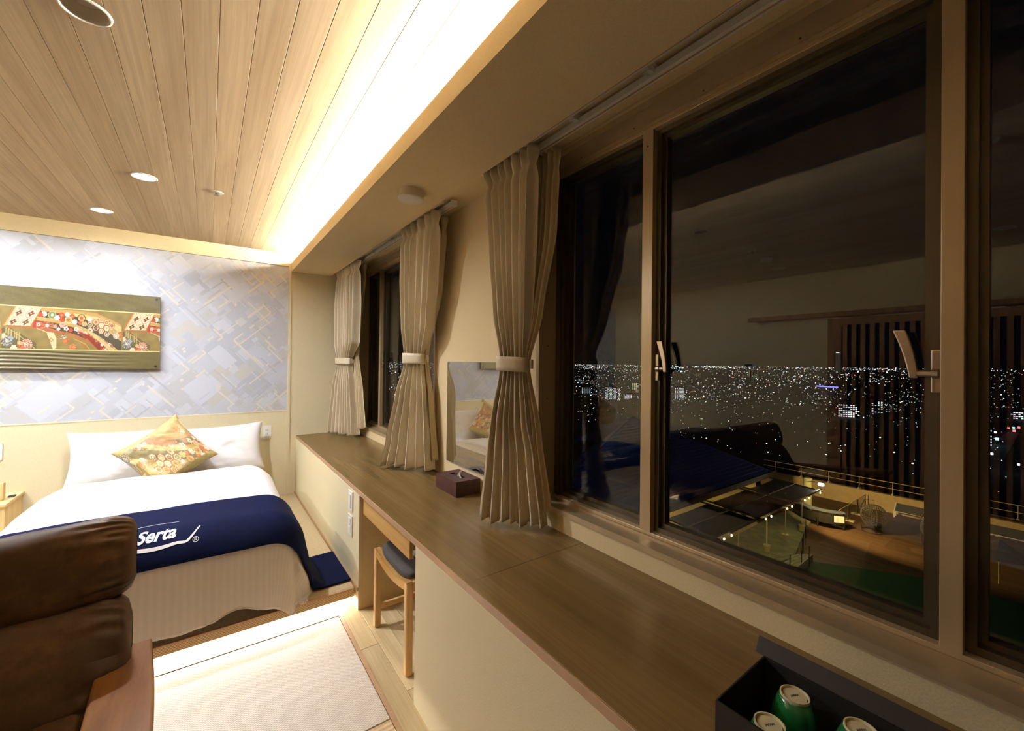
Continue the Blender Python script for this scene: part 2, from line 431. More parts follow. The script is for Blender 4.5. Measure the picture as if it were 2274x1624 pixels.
# window wall with its two openings
W1 = (2.60, 4.41); W2 = (-1.30, 1.515); WZ = (.757, 2.358)
b = MB()
for y0, y1 in ((W1[1], YB+.25), (W2[1], W1[0]), (YF-.2, W2[0])): b.box(XR, 1.50, y0, y1, -.25, 2.62)
for y0, y1 in (W1, W2):
    b.box(XR, 1.50, y0, y1, -.25, WZ[0]); b.box(XR, 1.50, y0, y1, WZ[1], 2.62)
wall_right = struct('wall_right', b.m, M_WALL)
# bed wall: a proud beige surround and a wallpaper field set 6 mm back
b = MB().box(XL-.2, XR, YB+.006, YB+.25, -.25, 2.62)
b.box(XL, XR, YB, YB+.006, 0, .927); b.box(.625, XR, YB, YB+.006, .927, 2.62)
wall_back = struct('wall_back', b.m, M_WALL2)
struct('wall_left', MB().box(XL-.2, XL, YF-.2, YB+.006, -.25, 2.62).m, M_WALL)
struct('wall_front', MB().box(XL, XR, YF-.2, YF, -.25, 2.62).m, M_WALL)
b = MB().box(XL, .625, YB-.012, YB+.006, 2.336, ZC)
struct('trim_1', b.m, M_TRIM)
b = MB().box(.625, .650, YB-.007, YB+.0, .11, ZC-.06, .001)
struct('trim_2', b.m, M_WALL2)
b = MB().box(XL, .625, YB-.003, YB+.006, .923, .931)
struct('trim_3', b.m, M_TRIM)
struct('baseboard_right', MB().box(.697, .703, 2.42, YB, .11, .13).m, M_NOSE)

# wallpaper: printed blocks and bars laid on the diagonal
def clip(poly, x0, x1, z0, z1):
    def cut(P, k, lim, sgn):
        out = []
        for i in range(len(P)):
            a, c = P[i], P[(i+1) % len(P)]
            ia, ic = (a[k]-lim)*sgn >= 0, (c[k]-lim)*sgn >= 0
            if ia: out.append(a)
            if ia != ic:
                t = (lim-a[k])/(c[k]-a[k]); out.append((a[0]+(c[0]-a[0])*t, a[1]+(c[1]-a[1])*t))
        return out
    for k, lim, s in ((0, x0, 1), (0, x1, -1), (1, z0, 1), (1, z1, -1)):
        poly = cut(poly, k, lim, s)
        if len(poly) < 3: return None
    return poly
def wallpaper():
    r = random.Random(11)
    x0, x1, z0, z1 = XL, .625, .927, 2.337
    V, Fc, Cc = [], [], []
    lay = [0]
    base = np.array(hexc('#bec1cb')[:3])
    tones = [np.array(hexc(h)[:3]) for h in ('#b5b9c5', '#c4c7d0', '#bbbcc0', '#c6c9d4', '#b3b7c1', '#bfc3d0', '#c0bebc')]
    cream = np.array(hexc('#d3cdc2')[:3])
    ca, sa = math.cos(math.radians(43)), math.sin(math.radians(43))
    def put(cu, cv, w, h, col):
        P = []
        for a, c in ((-w/2, -h/2), (w/2, -h/2), (w/2, h/2), (-w/2, h/2)):
            u, v = cu+a, cv+c; P.append((u*ca-v*sa, u*sa+v*ca))
        P = clip(P, x0, x1, z0, z1)
        if not P: return
        lay[0] += 1; y = YB+.0058-lay[0]*2.5e-6
        n = len(V)
        for p in P: V.append((p[0], y, p[1])); Cc.append(col)
        Fc.append(tuple(range(n, n+len(P))))
    put(0, 0, 12, 12, base)
    def rc(s=.012):
        x = r.uniform(x0, x1); z = r.uniform(z0, z1)
        u, v = x*ca+z*sa, -x*sa+z*ca
        return round(u/s)*s, round(v/s)*s
    for _ in range(420):
        u, v = rc(); w = r.choice((.05, .07, .10, .14, .2)); h = w*r.choice((.35, .6, 1, 1.5))
        if r.random() < .5: w, h = h, w
        put(u, v, w, h, r.choice(tones))
    for _ in range(300):
        u, v = rc(); w, h = r.uniform(.06, .22), r.uniform(.006, .016)
        if r.random() < .5: w, h = h, w
        put(u, v, w, h, r.choice(tones)*r.uniform(.9, 1.05))
    for _ in range(34):                       # nested frames with brackets
        u, v = rc(); s = r.choice((.07, .1, .13)); t = .005
        for du, dv, w, h in ((-s/2, 0, t, s), (s/2, 0, t, s*.7), (0, -s/2, s, t), (0, s/2, s*.8, t)): put(u+du, v+dv, w, h, cream*.93)
        put(u, v, s*.55, s*.45, r.choice(tones))
    for _ in range(150):
        u, v = rc(); w, h = r.choice((.05, .09, .13, .18, .26)), r.choice((.010, .014, .016))
        f = r.random() < .5
        if f: w, h = h, w
        put(u, v, w, h, cream)
        if r.random() < .45:                  # an L or a comb tooth off its end
            w2, h2 = r.choice((.04, .07, .1)), .013
            if f: put(u+w2/2, v+h/2, w2, h2, cream)
            else: put(u+w/2, v+w2/2, h2, w2, cream)
    for _ in range(90):
        u, v = rc(); put(u, v, r.uniform(.015, .03), r.uniform(.012, .02), cream)
    o = ob('wallpaper', (V, Fc), M_PRINT, wall_back); set_cols(o.data, np.array(Cc))
    return o
wallpaper()

# plank ceiling: each board its own piece, V-grooves between
ceiling = struct('ceiling', MB().box(XL-.2, .86, YF-.2, YB+.25, 2.56, 2.62).m, M_DARKGAP)
def plank_mesh(w, l, t, bev):
    y0, y1 = -l/2, l/2
    P = [(-w/2, t), (-w/2, bev), (-w/2+bev, 0), (w/2-bev, 0), (w/2, bev), (w/2, t)]
    return MB().prism(P, y0, y1).m
me = None; k = 0; pw = .0925
x = .015-pw*29
planks = []
while x < .80:
    o = ob('plank', plank_mesh(pw-.0005, YB-YF+.2, .014, .0013), M_CEIL, None) if me is None else bpy.data.objects.new('plank', me)
    if me is None: me = o.data
    else: COL.objects.link(o)
    o.location = (x+pw/2, (YB+YF)/2, ZC); o.parent = ceiling; planks.append((x, o)); x += pw; k += 1
DOWNS = LIT + [(-.31, 1.75), (-.22, 1.86), (-2.12, 1.90), (-.07, .27), (-1.96, .33)]
DOWNS = [(x, y) for x, y in DOWNS if (x, y) != (-.22, 1.86)]
def cut_holes():
    for cx, cy in DOWNS:
        cu = ob('hole', MB().lathe([(.054, -.05), (.054, .06)], (cx, cy, ZC), 40).m, M_DARKGAP); fixn(cu)
        for x, o in planks:
            if x+pw < cx-.055 or x > cx+.055: continue
            md = o.modifiers.new('b', 'BOOLEAN'); md.object = cu; md.operation = 'DIFFERENCE'; md.solver = 'EXACT'
            bpy.context.view_layer.update()
            nm = bpy.data.meshes.new_from_object(o.evaluated_get(bpy.context.evaluated_depsgraph_get()))
            o.modifiers.clear(); o.data = nm
        bpy.data.objects.remove(cu)
cut_holes()
# dropped soffit with the light cove, open curtain recess behind it
b = MB()
b.box(.645, 1.012, YF, YB, ZS, ZS+.022); b.box(.645, .667, YF, YB, ZS+.022, 2.372); b.box(.86, .88, YF, YB, ZS+.022, 2.62)
b.box(.99, 1.012, YF, YB, ZS+.022, ZR+.02); b.box(.99, XR, YF, YB, ZR, ZR+.03); b.box(.88, .99, YF, YB, 2.60, 2.62)
struct('ceiling_soffit', b.m, M_WALL)
t = thing('led_strip', 'warm glowing light strip hidden behind the ceiling cove lip above the counter', 'light strip', (.735, 2.4, ZS+.022))
ob('mounting_channel', MB().box(.72, .75, .4, 4.5, ZS+.022, ZS+.034).m, M_ALU, t)
ob('glowing_tape', MB().box(.728, .742, .4, 4.5, ZS+.034, ZS+.037).m, M_COVE, t)

# floor: boards along the cabinets, tatami set flush in a frame, ribbed mat beyond
floor = struct('floor', MB().box(XL-.2, XR, YF-.2, YB+.2, -.25, -.012).m, M_DARKGAP)
b = MB().prism([(-.044, -.012), (-.044, -.001), (-.0425, 0), (.0425, 0), (.044, -.001), (.044, -.012)], -.61, .61)
fm = None
xs = [.62+.089*i+.0445 for i in range(8)]
for i, x in enumerate(xs):
    y = 3.30-(i % 3)*.37
    while y > YF+.3:
        if fm is None: o = ob('plank', b.m, M_FLOORW, None); fm = o.data
        else: o = bpy.data.objects.new('plank', fm); COL.objects.link(o)
        o.location = (x, y-.61, 0); o.parent = floor; y -= 1.223
ob('plank', MB().box(XL, .618, 2.444, 2.80, -.012, 0).m, M_FLOORW, floor)
# thin frame round the tatami field
ob('mat_frame', MB().box(.602, .619, YF, 2.444, -.012, .001).box(XL, .602, 2.432, 2.444, -.012, .001).m, M_NOSE, floor)
def mat_tile(x0, x1, y0, y1, m=None, name='tatami_mat'):
    return ob(name, MB().box(x0, x1, y0, y1, -.012, -.001, .0015).m, m or M_TATAMI, floor)
for x0, x1 in ((-.305, .600), (-1.215, -.309), (-2.125, -1.219), (XL, -2.129)):
    mat_tile(x0, x1, 1.618, 2.430)
M_RIB = mat_weave('ribbed_wood_mat', hexc('#c6a67c'), hexc('#e4cba4'), 2, 90, .6, .6)
for i in range(4):
    mat_tile(-.305, .600, 1.612-.9*i-.896, 1.612-.9*i, M_RIB if i == 0 else M_TATAMI)
    mat_tile(XL, -.309, 1.612-.9*i-.896, 1.612-.9*i)

# ================================================================== WINDOWS
def window(name, y0, y1, mull, handles):
    z0, z1 = WZ
    b = MB()
    b.box(1.248, 1.43, y0, y1, z0, .778); b.box(1.248, 1.43, y0, y1, 2.332, z1)
    b.box(1.248, 1.43, y1-.022, y1, .778, 2.332); b.box(1.248, 1.43, y0, y0+.022, .778, 2.332)
    w = struct(name, b.m, M_ALU)
    ya, yb = y0+.022, y1-.022
    ob('bottom_rail', MB().box(1.335, 1.42, ya, yb, .778, .792, .002).m, M_ALU, w)
    ob('head_rail', MB().box(1.335, 1.42, ya, yb, 2.302, 2.332, .002).box(1.333, 1.336, ya, yb, 2.315, 2.3165).m, M_ALU, w)
    for s in (ya, yb-.03): ob('jamb', MB().box(1.35, 1.42, s, s+.03, .792, 2.302, .002).m, M_ALUD, w)
    for a, c in mull:
        ob('mullion', MB().box(1.335, 1.422, a, c, .790, 2.304, .0015).m, M_ALU, w)
    edges = [ya+.03]+[e for m in sorted(mull) for e in m]+[yb-.03]
    for k in range(0, len(edges), 2):
        a, c = edges[k], edges[k+1]
        s = MB()
        for q0, q1, x0, x1 in ((0, .018, 1.360, 1.415), (.018, .032, 1.378, 1.410)):
            s.box(x0, x1, a+q0, a+q1, .792+q0, 2.302-q0); s.box(x0, x1, c-q1, c-q0, .792+q0, 2.302-q0)
            s.box(x0, x1, a+q1, c-q1, .792+q0, .792+q1); s.box(x0, x1, a+q1, c-q1, 2.302-q1, 2.302-q0)
        ob('sash', s.m, M_ALUD, w)
        ob('pane', MB().box(1.392, 1.397, a+.030, c-.030, .822, 2.272).m, M_GLASS, w)
    sc = MB()
    for i in range(int((y1-y0)/.14)):
        y = y0+.08+i*.14; sc.lathe([(.003, 0), (.003, .0012), (.0012, .002)], (1.318, y, 2.3300), 8) if i % 2 == 0 else None
    for z in (1.0, 1.25, 1.5, 1.75, 2.0): sc.lathe([(.003, 0), (.003, -.0012)], (1.300, y1-.0225, z), 8, 'Y')
    for a, c in mull: sc.lathe([(.0032, 0), (.0032, -.001)], (1.335, (a+c)/2, 2.245), 8, 'X')
    ob('screw_heads', sc.m, M_INK, w)['kind'] = 'stuff'
    for y, z, sgn, ly in handles:
        h = ob('handle', MB().box(1.350, 1.3595, y-.006, y+.014, z-.045, z+.055, .003).m, M_CHROME, w)
        ob('spindle', MB().tube([(1.350, y+.004, z), (1.350, ly+.004, z)], .008, 12).lathe([(.012, 0), (.012, .010)], (1.350, y+sgn*.006-.005, z), 14, 'Y').m, M_CHROME, h, smooth=False)
        yy = ly
        v = MB()
        pts = []
        for i in range(13):
            q = i/12; z_ = z-.012+q*.115; y_ = yy+.010*q+.016*q*q
            pts.append((y_, z_, .008+.004*q))
        vs = []
        for y_, z_, hw in pts:
            for dx in (-.006, .006):
                for dy in (-hw, hw): vs.append((1.348+dx, y_+dy, z_))
        fs = []
        for i in range(len(pts)-1):
            o_ = i*4
            for a_, b_ in ((0, 1), (1, 3), (3, 2), (2, 0)): fs.append((o_+a_, o_+b_, o_+4+b_, o_+4+a_))
        fs += [(0, 2, 3, 1), (len(pts)*4-4, len(pts)*4-3, len(pts)*4-1, len(pts)*4-2)]
        lv = ob('lever', (vs, fs), M_CHROME, h); fixn(lv)
        md = lv.modifiers.new('soft', 'BEVEL'); md.width = .003; md.segments = 2
    return w
window('window_1', W1[0], W1[1], [(3.975, 4.020)], [(3.965, 1.40, -1, 3.925)])
window('window_2', W2[0], W2[1], [(.944, .990), (.149, .186), (-.66, -.62)], [(.930, 1.402, -1, .893), (.190, 1.405, 1, .232)])

# ================================================================== LATTICE DOOR on the left wall (seen in the glass)
d = struct('door_1', MB().box(XL+.012, XL+.02, -1.6, 1.55, .02, 1.86).m, M_DARKGAP)
fr = MB().box(XL+.005, XL+.05, 1.50, 1.62, 0, 1.93).box(XL+.005, XL+.05, -1.68, -1.6, 0, 1.93).box(XL+.005, XL+.05, -1.6, 1.5, 1.86, 1.93).box(XL+.005, XL+.05, -1.6, 1.5, 0, .09)
ob('frame', fr.m, M_LATTICE, d)
sm = None; y = 1.47
while y > -1.6:
    if sm is None: o = ob('slat', MB().box(-.012, .012, -.018, .018, .09, 1.86).m, M_LATTICE, None); sm = o.data
    else: o = bpy.data.objects.new('slat', sm); COL.objects.link(o)
    o.location = (XL+.035, y, 0); o.parent = d; y -= .075
struct('trim_4', MB().box(XL, XL+.055, -1.7, 2.45, 1.955, 2.005, .003).m, M_LATTICE)

# ================================================================== COUNTER ALONG THE WINDOW WALL
CZ = .678
t = thing('window_counter', 'long brown laminate counter running under both windows on beige cabinets', 'counter', (.98, 1.5, 0))
for y0, y1 in ((3.070, YB-.001), (1.2125, 3.0695), (-.7, 1.212), (-2.599, -.7005)):
    ob('desktop', MB().box(.7085, XR-.001, y0, y1, CZ-.026, CZ, .0012).m, M_COUNTER, t)
    ob('edge_band', MB().box(.7045, .7084, y0, y1, CZ-.027, CZ-.0005, .001).m, M_EDGE, t)
ob('cabinet_panel', MB().box(.703, .723, 2.42, YB, .0, CZ-.027).m, M_WALL2, t)
ob('side_panel', MB().box(.724, XR, 2.42, 2.44, 0, CZ-.027).m, M_WALL, t)
ob('cabinet_panel', MB().box(.703, .723, -2.6, 1.625, 0, CZ-.027).m, M_WALL2, t)
ob('side_panel', MB().box(.724, XR, 1.605, 1.625, 0, CZ-.027).m, M_WALL, t)
d = ob('drawer', MB().box(.722, .742, 1.735, 2.405, .548, .635, .001).m, M_DRAWER, t)
ob('drawer_box', MB().box(.742, 1.10, 1.745, 2.40, .56, .63).m, M_DRAWER, d)
ob('drawer_runner', MB().box(.735, 1.12, 1.690, 1.705, .57, .645).box(.728, .76, 1.705, 1.715, .575, .60).m, M_STEEL, t)
ob('back_panel', MB().box(XR-.012, XR-.001, 1.626, 2.419, 0, CZ-.027).m, M_WALL, t)

# wall switches on the cabinet side, outlets on the bed wall
def plate(name, label, cat, x, y0, y1, z0, z1, rock, group=None):
    t = thing(name, label, cat, (x, (y0+y1)/2, z0))
    ob('plate', MB().box(x-.008, x-.0002, y0, y1, z0, z1, .002).m, M_WHITE, t)
    for a, c in rock:
        ob('rocker', MB().box(x-.0115, x-.0075, y0+.022, y1-.022, a, c, .001).m, M_WHITE, t)
    return t
plate('light_switch', 'upper tall white rocker switch on the cabinet side above the stool recess', 'switch', .703, 2.540, 2.622, .522, .640, [(.540, .622)])
plate('light_switch', 'lower white switch plate under the other switch on the cabinet side', 'switch', .703, 2.540, 2.622, .378, .495, [(.396, .433), (.437, .478)])
def outlet(x0, x1, z0, z1, label):
    t = thing('wall_outlet', label, 'outlet', ((x0+x1)/2, YB, z0))
    ob('plate', MB().box(x0, x1, YB-.009, YB-.0002, z0, z1, .002).m, M_WHITE, t)
    ob('socket', MB().box((x0+x1)/2-.018, (x0+x1)/2+.018, YB-.0115, YB-.008, z0+.02, z1-.02, .001).m, M_WHITE, t)
    for k in range(2):
        zc = z0+.043+k*.038
        for dx in (-.006, .006): ob('slot', MB().box((x0+x1)/2+dx-.0014, (x0+x1)/2+dx+.0014, YB-.0119, YB-.0112, zc-.006, zc+.006).m, M_INK, t)
    return t
outlet(.421, .492, .670, .795, 'white double outlet on the bed wall beside the right pillow')
outlet(-1.256, -1.186, .680, .798, 'white outlet plate on the bed wall above the pine nightstand')
outlet(-2.70+.03, -2.70+.10, .680, .798, 'white outlet plate on the bed wall beyond the far bed')

# mirror between the windows
t = thing('wall_mirror', 'frameless rectangular wall mirror between the two windows above the tissue box', 'mirror', (1.25, 2.1, .785))
ob('mirror_glass', MB().box(1.2478, 1.2482, 1.722, 2.414, .787, 1.420).m, M_MIRROR, t)
ob('backing', MB().box(1.2483, 1.2598, 1.720, 2.416, .785, 1.422).m, M_MEDGE, t)

# tissue box
t = thing('tissue_box', 'dark reddish wooden tissue box on the counter below the mirror', 'tissue box', (1.17, 2.127, CZ))
x0, x1, y0, y1, z0, z1 = 1.097, 1.250, 2.005, 2.250, CZ, .762
ob('case', MB().box(x0, x1, y0, y1, z0+.001, z1-.010, .001).box(x0, x1, y0, 2.062, z1-.010, z1).box(x0, x1, 2.195, y1, z1-.010, z1)
   .box(x0, 1.158, 2.062, 2.195, z1-.010, z1).box(1.190, x1, 2.062, 2.195, z1-.010, z1).m, M_WENGE, t)
ob('slot', MB().box(1.1585, 1.1895, 2.063, 2.194, z1-.0098, z1-.008).m, M_INK, t)
def tis(u, v):
    w = .028*(1-v*.8); a = (u-.5)*2
    return (1.174+.006*math.sin(a*3+v*2)+.012*v*v, 2.105+a*w+.006*v, z1-.006+.036*v-.008*a*a*v)
solidify(ob('tissue', grid(12, 8, tis), M_TISSUE, t, smooth=True), .0008)

# ================================================================== STOOL in the knee space
t = thing('wooden_stool', 'pale wooden stool with a dark grey cushion tucked under the counter', 'stool', (.93, 2.0, 0))
sx0, sx1, sy0, sy1, sz = .728, 1.10, 1.765, 2.235, .405
def leg(x, y, dx, dy, zt):
    return MB().beam((x+dx, y+dy, 0), (x, y, zt), .034, .034, up=(1, 0, 0)).m
for x, y, dx, dy in ((sx0+.018, sy0+.03, .0, -.002), (sx0+.018, sy1-.018, 0, .004), (sx1-.018, sy0+.03, 0, -.002), (sx1-.018, sy1-.018, 0, .004)):
    o = ob('leg', leg(x, y, dx, dy, sz+.012), M_STOOL, t); md = o.modifiers.new('soft', 'BEVEL'); md.width = .008; md.segments = 3
def side_rail(x):
    P = []
    n = 14
    for i in range(n+1):
        q = i/n; y = sy0+.02+(sy1-sy0-.04)*q; P.append((y, sz+.016-.030*math.sin(PI*q)))
    for i in range(n, -1, -1):
        q = i/n; y = sy0+.02+(sy1-sy0-.04)*q; P.append((y, sz-.030-.028*math.sin(PI*q)+.012))
    return MB().prism(P, x-.013, x+.013, 'X').m
for x in (sx0+.016, sx1-.016):
    o = ob('seat_rail', side_rail(x), M_DRAWER, t); md = o.modifiers.new('soft', 'BEVEL'); md.width = .003; md.segments = 2
ob('cross_rail', MB().box(sx0+.03, sx1-.03, sy1-.032, sy1-.012, sz-.03, sz+.01, .003).m, M_STOOL, t)
ob('cross_rail', MB().box(sx0+.03, sx1-.03, sy0+.02, sy0+.04, sz-.03, sz+.01, .003).m, M_STOOL, t)
ob('stretcher', MB().box(sx0+.03, sx1-.02, sy1-.028, sy1-.008, .09, .118, .004).m, M_STOOL, t)
def cush(u, v):
    th = 2*PI*u; ph = (v-.5)*PI
    def se(a, p): return math.copysign(abs(a)**p, a)
    hx, hy = (sx1-sx0)/2-.012, (sy1-sy0)/2-.03
    x = se(math.cos(ph), .35)*se(math.cos(th), .3)*hx; y = se(math.cos(ph), .35)*se(math.sin(th), .3)*hy; z = se(math.sin(ph), .6)*.028
    return ((sx0+sx1)/2+.004+x, (sy0+sy1)/2+y, sz+.026+z-.024*(1-(y/hy)**2)+.006)
ob('seat_cushion', grid(48, 20, cush), M_GREYF, t, smooth=True)

# ================================================================== TEA BOX with upturned cups
t = thing('tea_box', 'open black tea set box standing on the near end of the counter', 'box', (.865, .24, CZ))
bx0, bx1, by0, by1, bz = .765, .965, .06, .397, .800
w = .003
ob('case', MB().box(bx0, bx0+w, by0, by1, CZ+.001, bz).box(bx1-w, bx1, by0, by1, CZ+.001, bz).box(bx0+w, bx1-w, by0, by0+w, CZ+.001, bz).box(bx0+w, bx1-w, by1-w, by1, CZ+.001, bz).m, M_BLACK, t)
ob('lining', MB().box(bx0+w, bx1-w, by0+w, by1-w, CZ+.001, CZ+.004).box(bx0+w, bx0+w+.001, by0+w, by1-w, CZ+.004, bz-.002).box(bx1-w-.001, bx1-w, by0+w, by1-w, CZ+.004, bz-.002).box(bx0+w, bx1-w, by1-w-.001, by1-w, CZ+.004, bz-.002).m, M_BOXIN, t)
lid = MB()
L = .205; th = .034
lid.box(0, L, by0-.005, by1+.018, 0, .003).box(0, .003, by0-.005, by1+.018, .003, th).box(L-.003, L, by0-.005, by1+.018, .003, th).box(.003, L-.003, by1+.015, by1+.018, .003, th).box(.003, L-.003, by0-.005, by0-.002, .003, th)
lid.xf(Matrix.Translation((.968, 0, .797)) @ Matrix.Rotation(math.radians(31), 4, 'Y'))
ob('lid', lid.m, M_BLACK, t)
def cup(cx, cy, zt, label):
    t = thing('tea_cup', label, 'cup', (cx, cy, CZ+.004), 'upturned tea cups in the black box')
    h = zt-(CZ+.004)
    prof = [(.030, 0), (.0375, .004), (.0385, .02), (.038, h*.55), (.034, h*.78), (.0275, h*.93), (.0245, h-.004)]
    ob('cup_body', MB().lathe(prof, (cx, cy, CZ+.004), 40).m, M_GREEN, t, smooth=True)
    r = MB().lathe([(.0245, 0), (.0243, .0045), (.0222, .0045), (.0205, -.001)], (cx, cy, zt-.004), 40)
    f = ob('foot_ring', r.m, M_BISQUE, t)
    ob('inner_line', MB().lathe([(.0204, -.0008), (.0192, -.0007)], (cx, cy, zt-.0042), 36, cap=False).m, M_INK, f)
    ob('base_disc', MB().lathe([(.0196, 0), (.0196, .0006)], (cx, cy, zt-.0030), 36).m, M_BISQUE, f)
    an = math.radians(-30)
    text_mesh('JAPAN', .0062, lambda x, y, z: (cx+(x*math.cos(an)-(y-.002)*math.sin(an)), cy+x*math.sin(an)+(y-.002)*math.cos(an), zt-.0022), M_INK, 'stamp', f, shear=.3, offset=.0002, align='CENTER')
cup(.917, .322, .788, 'green glazed tea cup upside down in the back corner by the lid')
cup(.807, .322, .788, 'green glazed tea cup upside down behind the front rim of the box')
cup(.926, .224, .788, 'green glazed tea cup upside down cut by the bottom edge of the photo')
cup(.815, .224, .788, 'green glazed tea cup upside down nearest the front rim, mostly below the photo edge')

# ================================================================== CURTAINS
def pw(tab, z):
    for (z0, a), (z1, c) in zip(tab, tab[1:]):
        if z <= z0 and z >= z1:
            q = (z0-z)/(z0-z1) if z0 != z1 else 0; q = q*q*(3-2*q)*.5+q*.5
            return [p+(r_-p)*q for p, r_ in zip(a, c)]
    return list(tab[-1][1]) if z < tab[-1][0] else list(tab[0][1])
def curtain_mesh(tab, ztop, zbot, npl, seed, hemvar=.008):
    """tab: z -> (x, y of the room-side edge, x, y of the window-side edge, fold depth)"""
    r = random.Random(seed)
    ph = [r.uniform(-.45, .45) for _ in range(npl+2)]; am = [r.uniform(.6, 1.3) for _ in range(npl+2)]
    wd = [r.uniform(.75, 1.3) for _ in range(npl)]; cs = [0]
    for w in wd: cs.append(cs[-1]+w/sum(wd))
    nu, nz = npl*18+1, 96
    V = []
    for j in range(nz):
        z = ztop+(zbot-ztop)*j/(nz-1)
        xl, yl, xr, yr, amp = pw(tab, z)
        pk = max(0, 1-abs(ztop-z-.085)/.045)
        L = math.hypot(xr-xl, yr-yl); tx, ty = (xr-xl)/L, (yr-yl)/L; nx, ny = ty, -tx      # n points to the room
        if nx > 0: nx, ny = -nx, -ny
        for i in range(nu):
            s = i/(nu-1)*npl; k = int(min(s, npl-.001)); fr = s-k
            u = cs[k]+(cs[k+1]-cs[k])*fr
            a = am[k]*(1-fr)+am[k+1]*fr; p = ph[k]*(1-fr)+ph[k+1]*fr
            th = 2*PI*s+p*(1+.5*math.sin(z*3+k))
            c = -math.cos(th); c = math.copysign(abs(c)**.7, c)
            o = amp*a*c*(1-.6*pk); sl = L*.14/npl*math.sin(th)*(.6+.4*math.sin(z*2.2+k*1.7))*(1-.5*pk)
            x = xl+(xr-xl)*u+tx*sl+nx*o; y = yl+(yr-yl)*u+ty*sl+ny*o
            zz = z+(hemvar*math.sin(k*2.1+seed)*(j/(nz-1))**3)
            V.append((min(x, 1.244), y, zz))
    F = [(j*nu+i, j*nu+i+1, (j+1)*nu+i+1, (j+1)*nu+i) for j in range(nz-1) for i in range(nu-1)]
    return V, F
def band(L, R, t, z0, z1, tilt):
    cx, cy = (L[0]+R[0])/2, (L[1]+R[1])/2; hx, hy = (R[0]-L[0])/2, (R[1]-L[1])/2; h = math.hypot(hx, hy)
    tx, ty = hx/h, hy/h; h += .012
    def fn(u, v):
        a = 2*PI*u; p = h*math.copysign(abs(math.cos(a))**.7, math.cos(a)); q = t*math.copysign(abs(math.sin(a))**.7, math.sin(a))
        return (cx+tx*p-ty*q, cy+ty*p+tx*q, z0+(z1-z0)*v-tilt*p)
    return grid(64, 5, fn)
def curtain(label, cat, mat, tab, ztop, zbot, npl, seed, tie=None, group=None):
    o = top('curtain', curtain_mesh(tab, ztop, zbot, npl, seed), mat, label, cat, group, smooth=True)
    solidify(o, .0016)
    if tie:
        b_ = ob('tieback', band(*tie), mat, o, smooth=True); solidify(b_, .003)
        R = tie[1]; ob('tieback_hook', MB().box(R[0]+.012, R[0]+.026, R[1]-.03, R[1]-.016, tie[3]+.012, tie[4]-.012, .003).m, mat, b_)
    return o
# right-hand window, far side (large bunch) + its lining
curtain('beige pleated curtain tied back at the near window, front layer', 'curtain', M_CURT,
        [(2.334, (1.07, 1.70, 1.08, 1.33, .026)), (2.25, (1.07, 1.69, 1.08, 1.335, .026)), (1.95, (1.075, 1.645, 1.10, 1.37, .030)), (1.65, (1.085, 1.625, 1.145, 1.44, .030)), (1.45, (1.105, 1.61, 1.175, 1.505, .020)), (1.38, (1.105, 1.61, 1.175, 1.505, .020)),
         (1.15, (1.065, 1.625, 1.185, 1.475, .030)), (1.0, (1.04, 1.625, 1.19, 1.43, .020)), (.702, (1.01, 1.63, 1.195, 1.37, .024))], 2.334, .702, 7, 3,
        ((1.105, 1.61), (1.175, 1.505), .042, 1.380, 1.447, .05))
curtain('pale curtain lining behind the tied front curtain at the near window', 'curtain', M_CURT2,
        [(2.334, (1.17, 1.45, 1.185, 1.30, .018)), (2.0, (1.18, 1.47, 1.195, 1.33, .018)), (1.65, (1.18, 1.52, 1.20, 1.42, .016)), (1.41, (1.185, 1.56, 1.20, 1.51, .012)), (1.1, (1.19, 1.52, 1.205, 1.43, .018)), (.80, (1.19, 1.50, 1.215, 1.375, .02))], 2.334, .770, 5, 8)
# left-hand window, near side
curtain('beige pleated curtain tied back at the near side of the far window', 'curtain', M_CURT,
        [(2.334, (1.07, 2.74, 1.09, 2.26, .028)), (2.25, (1.07, 2.74, 1.09, 2.26, .028)), (1.95, (1.065, 2.72, 1.12, 2.35, .034)), (1.65, (1.075, 2.72, 1.15, 2.46, .034)), (1.475, (1.095, 2.75, 1.175, 2.62, .022)), (1.40, (1.095, 2.75, 1.175, 2.62, .022)),
         (1.2, (1.045, 2.76, 1.18, 2.57, .036)), (.90, (1.01, 2.83, 1.185, 2.52, .040)), (.705, (.985, 2.87, 1.19, 2.50, .044))], 2.334, .705, 6, 5,
        ((1.095, 2.75), (1.175, 2.62), .042, 1.405, 1.475, .03))
curtain('pale curtain lining at the near side of the far window', 'curtain', M_CURT2,
        [(2.334, (1.17, 2.55, 1.185, 2.34, .018)), (1.9, (1.18, 2.58, 1.195, 2.42, .018)), (1.45, (1.185, 2.69, 1.20, 2.62, .012)), (1.1, (1.185, 2.65, 1.205, 2.54, .018)), (.78, (1.19, 2.66, 1.215, 2.50, .02))], 2.334, .775, 5, 9)
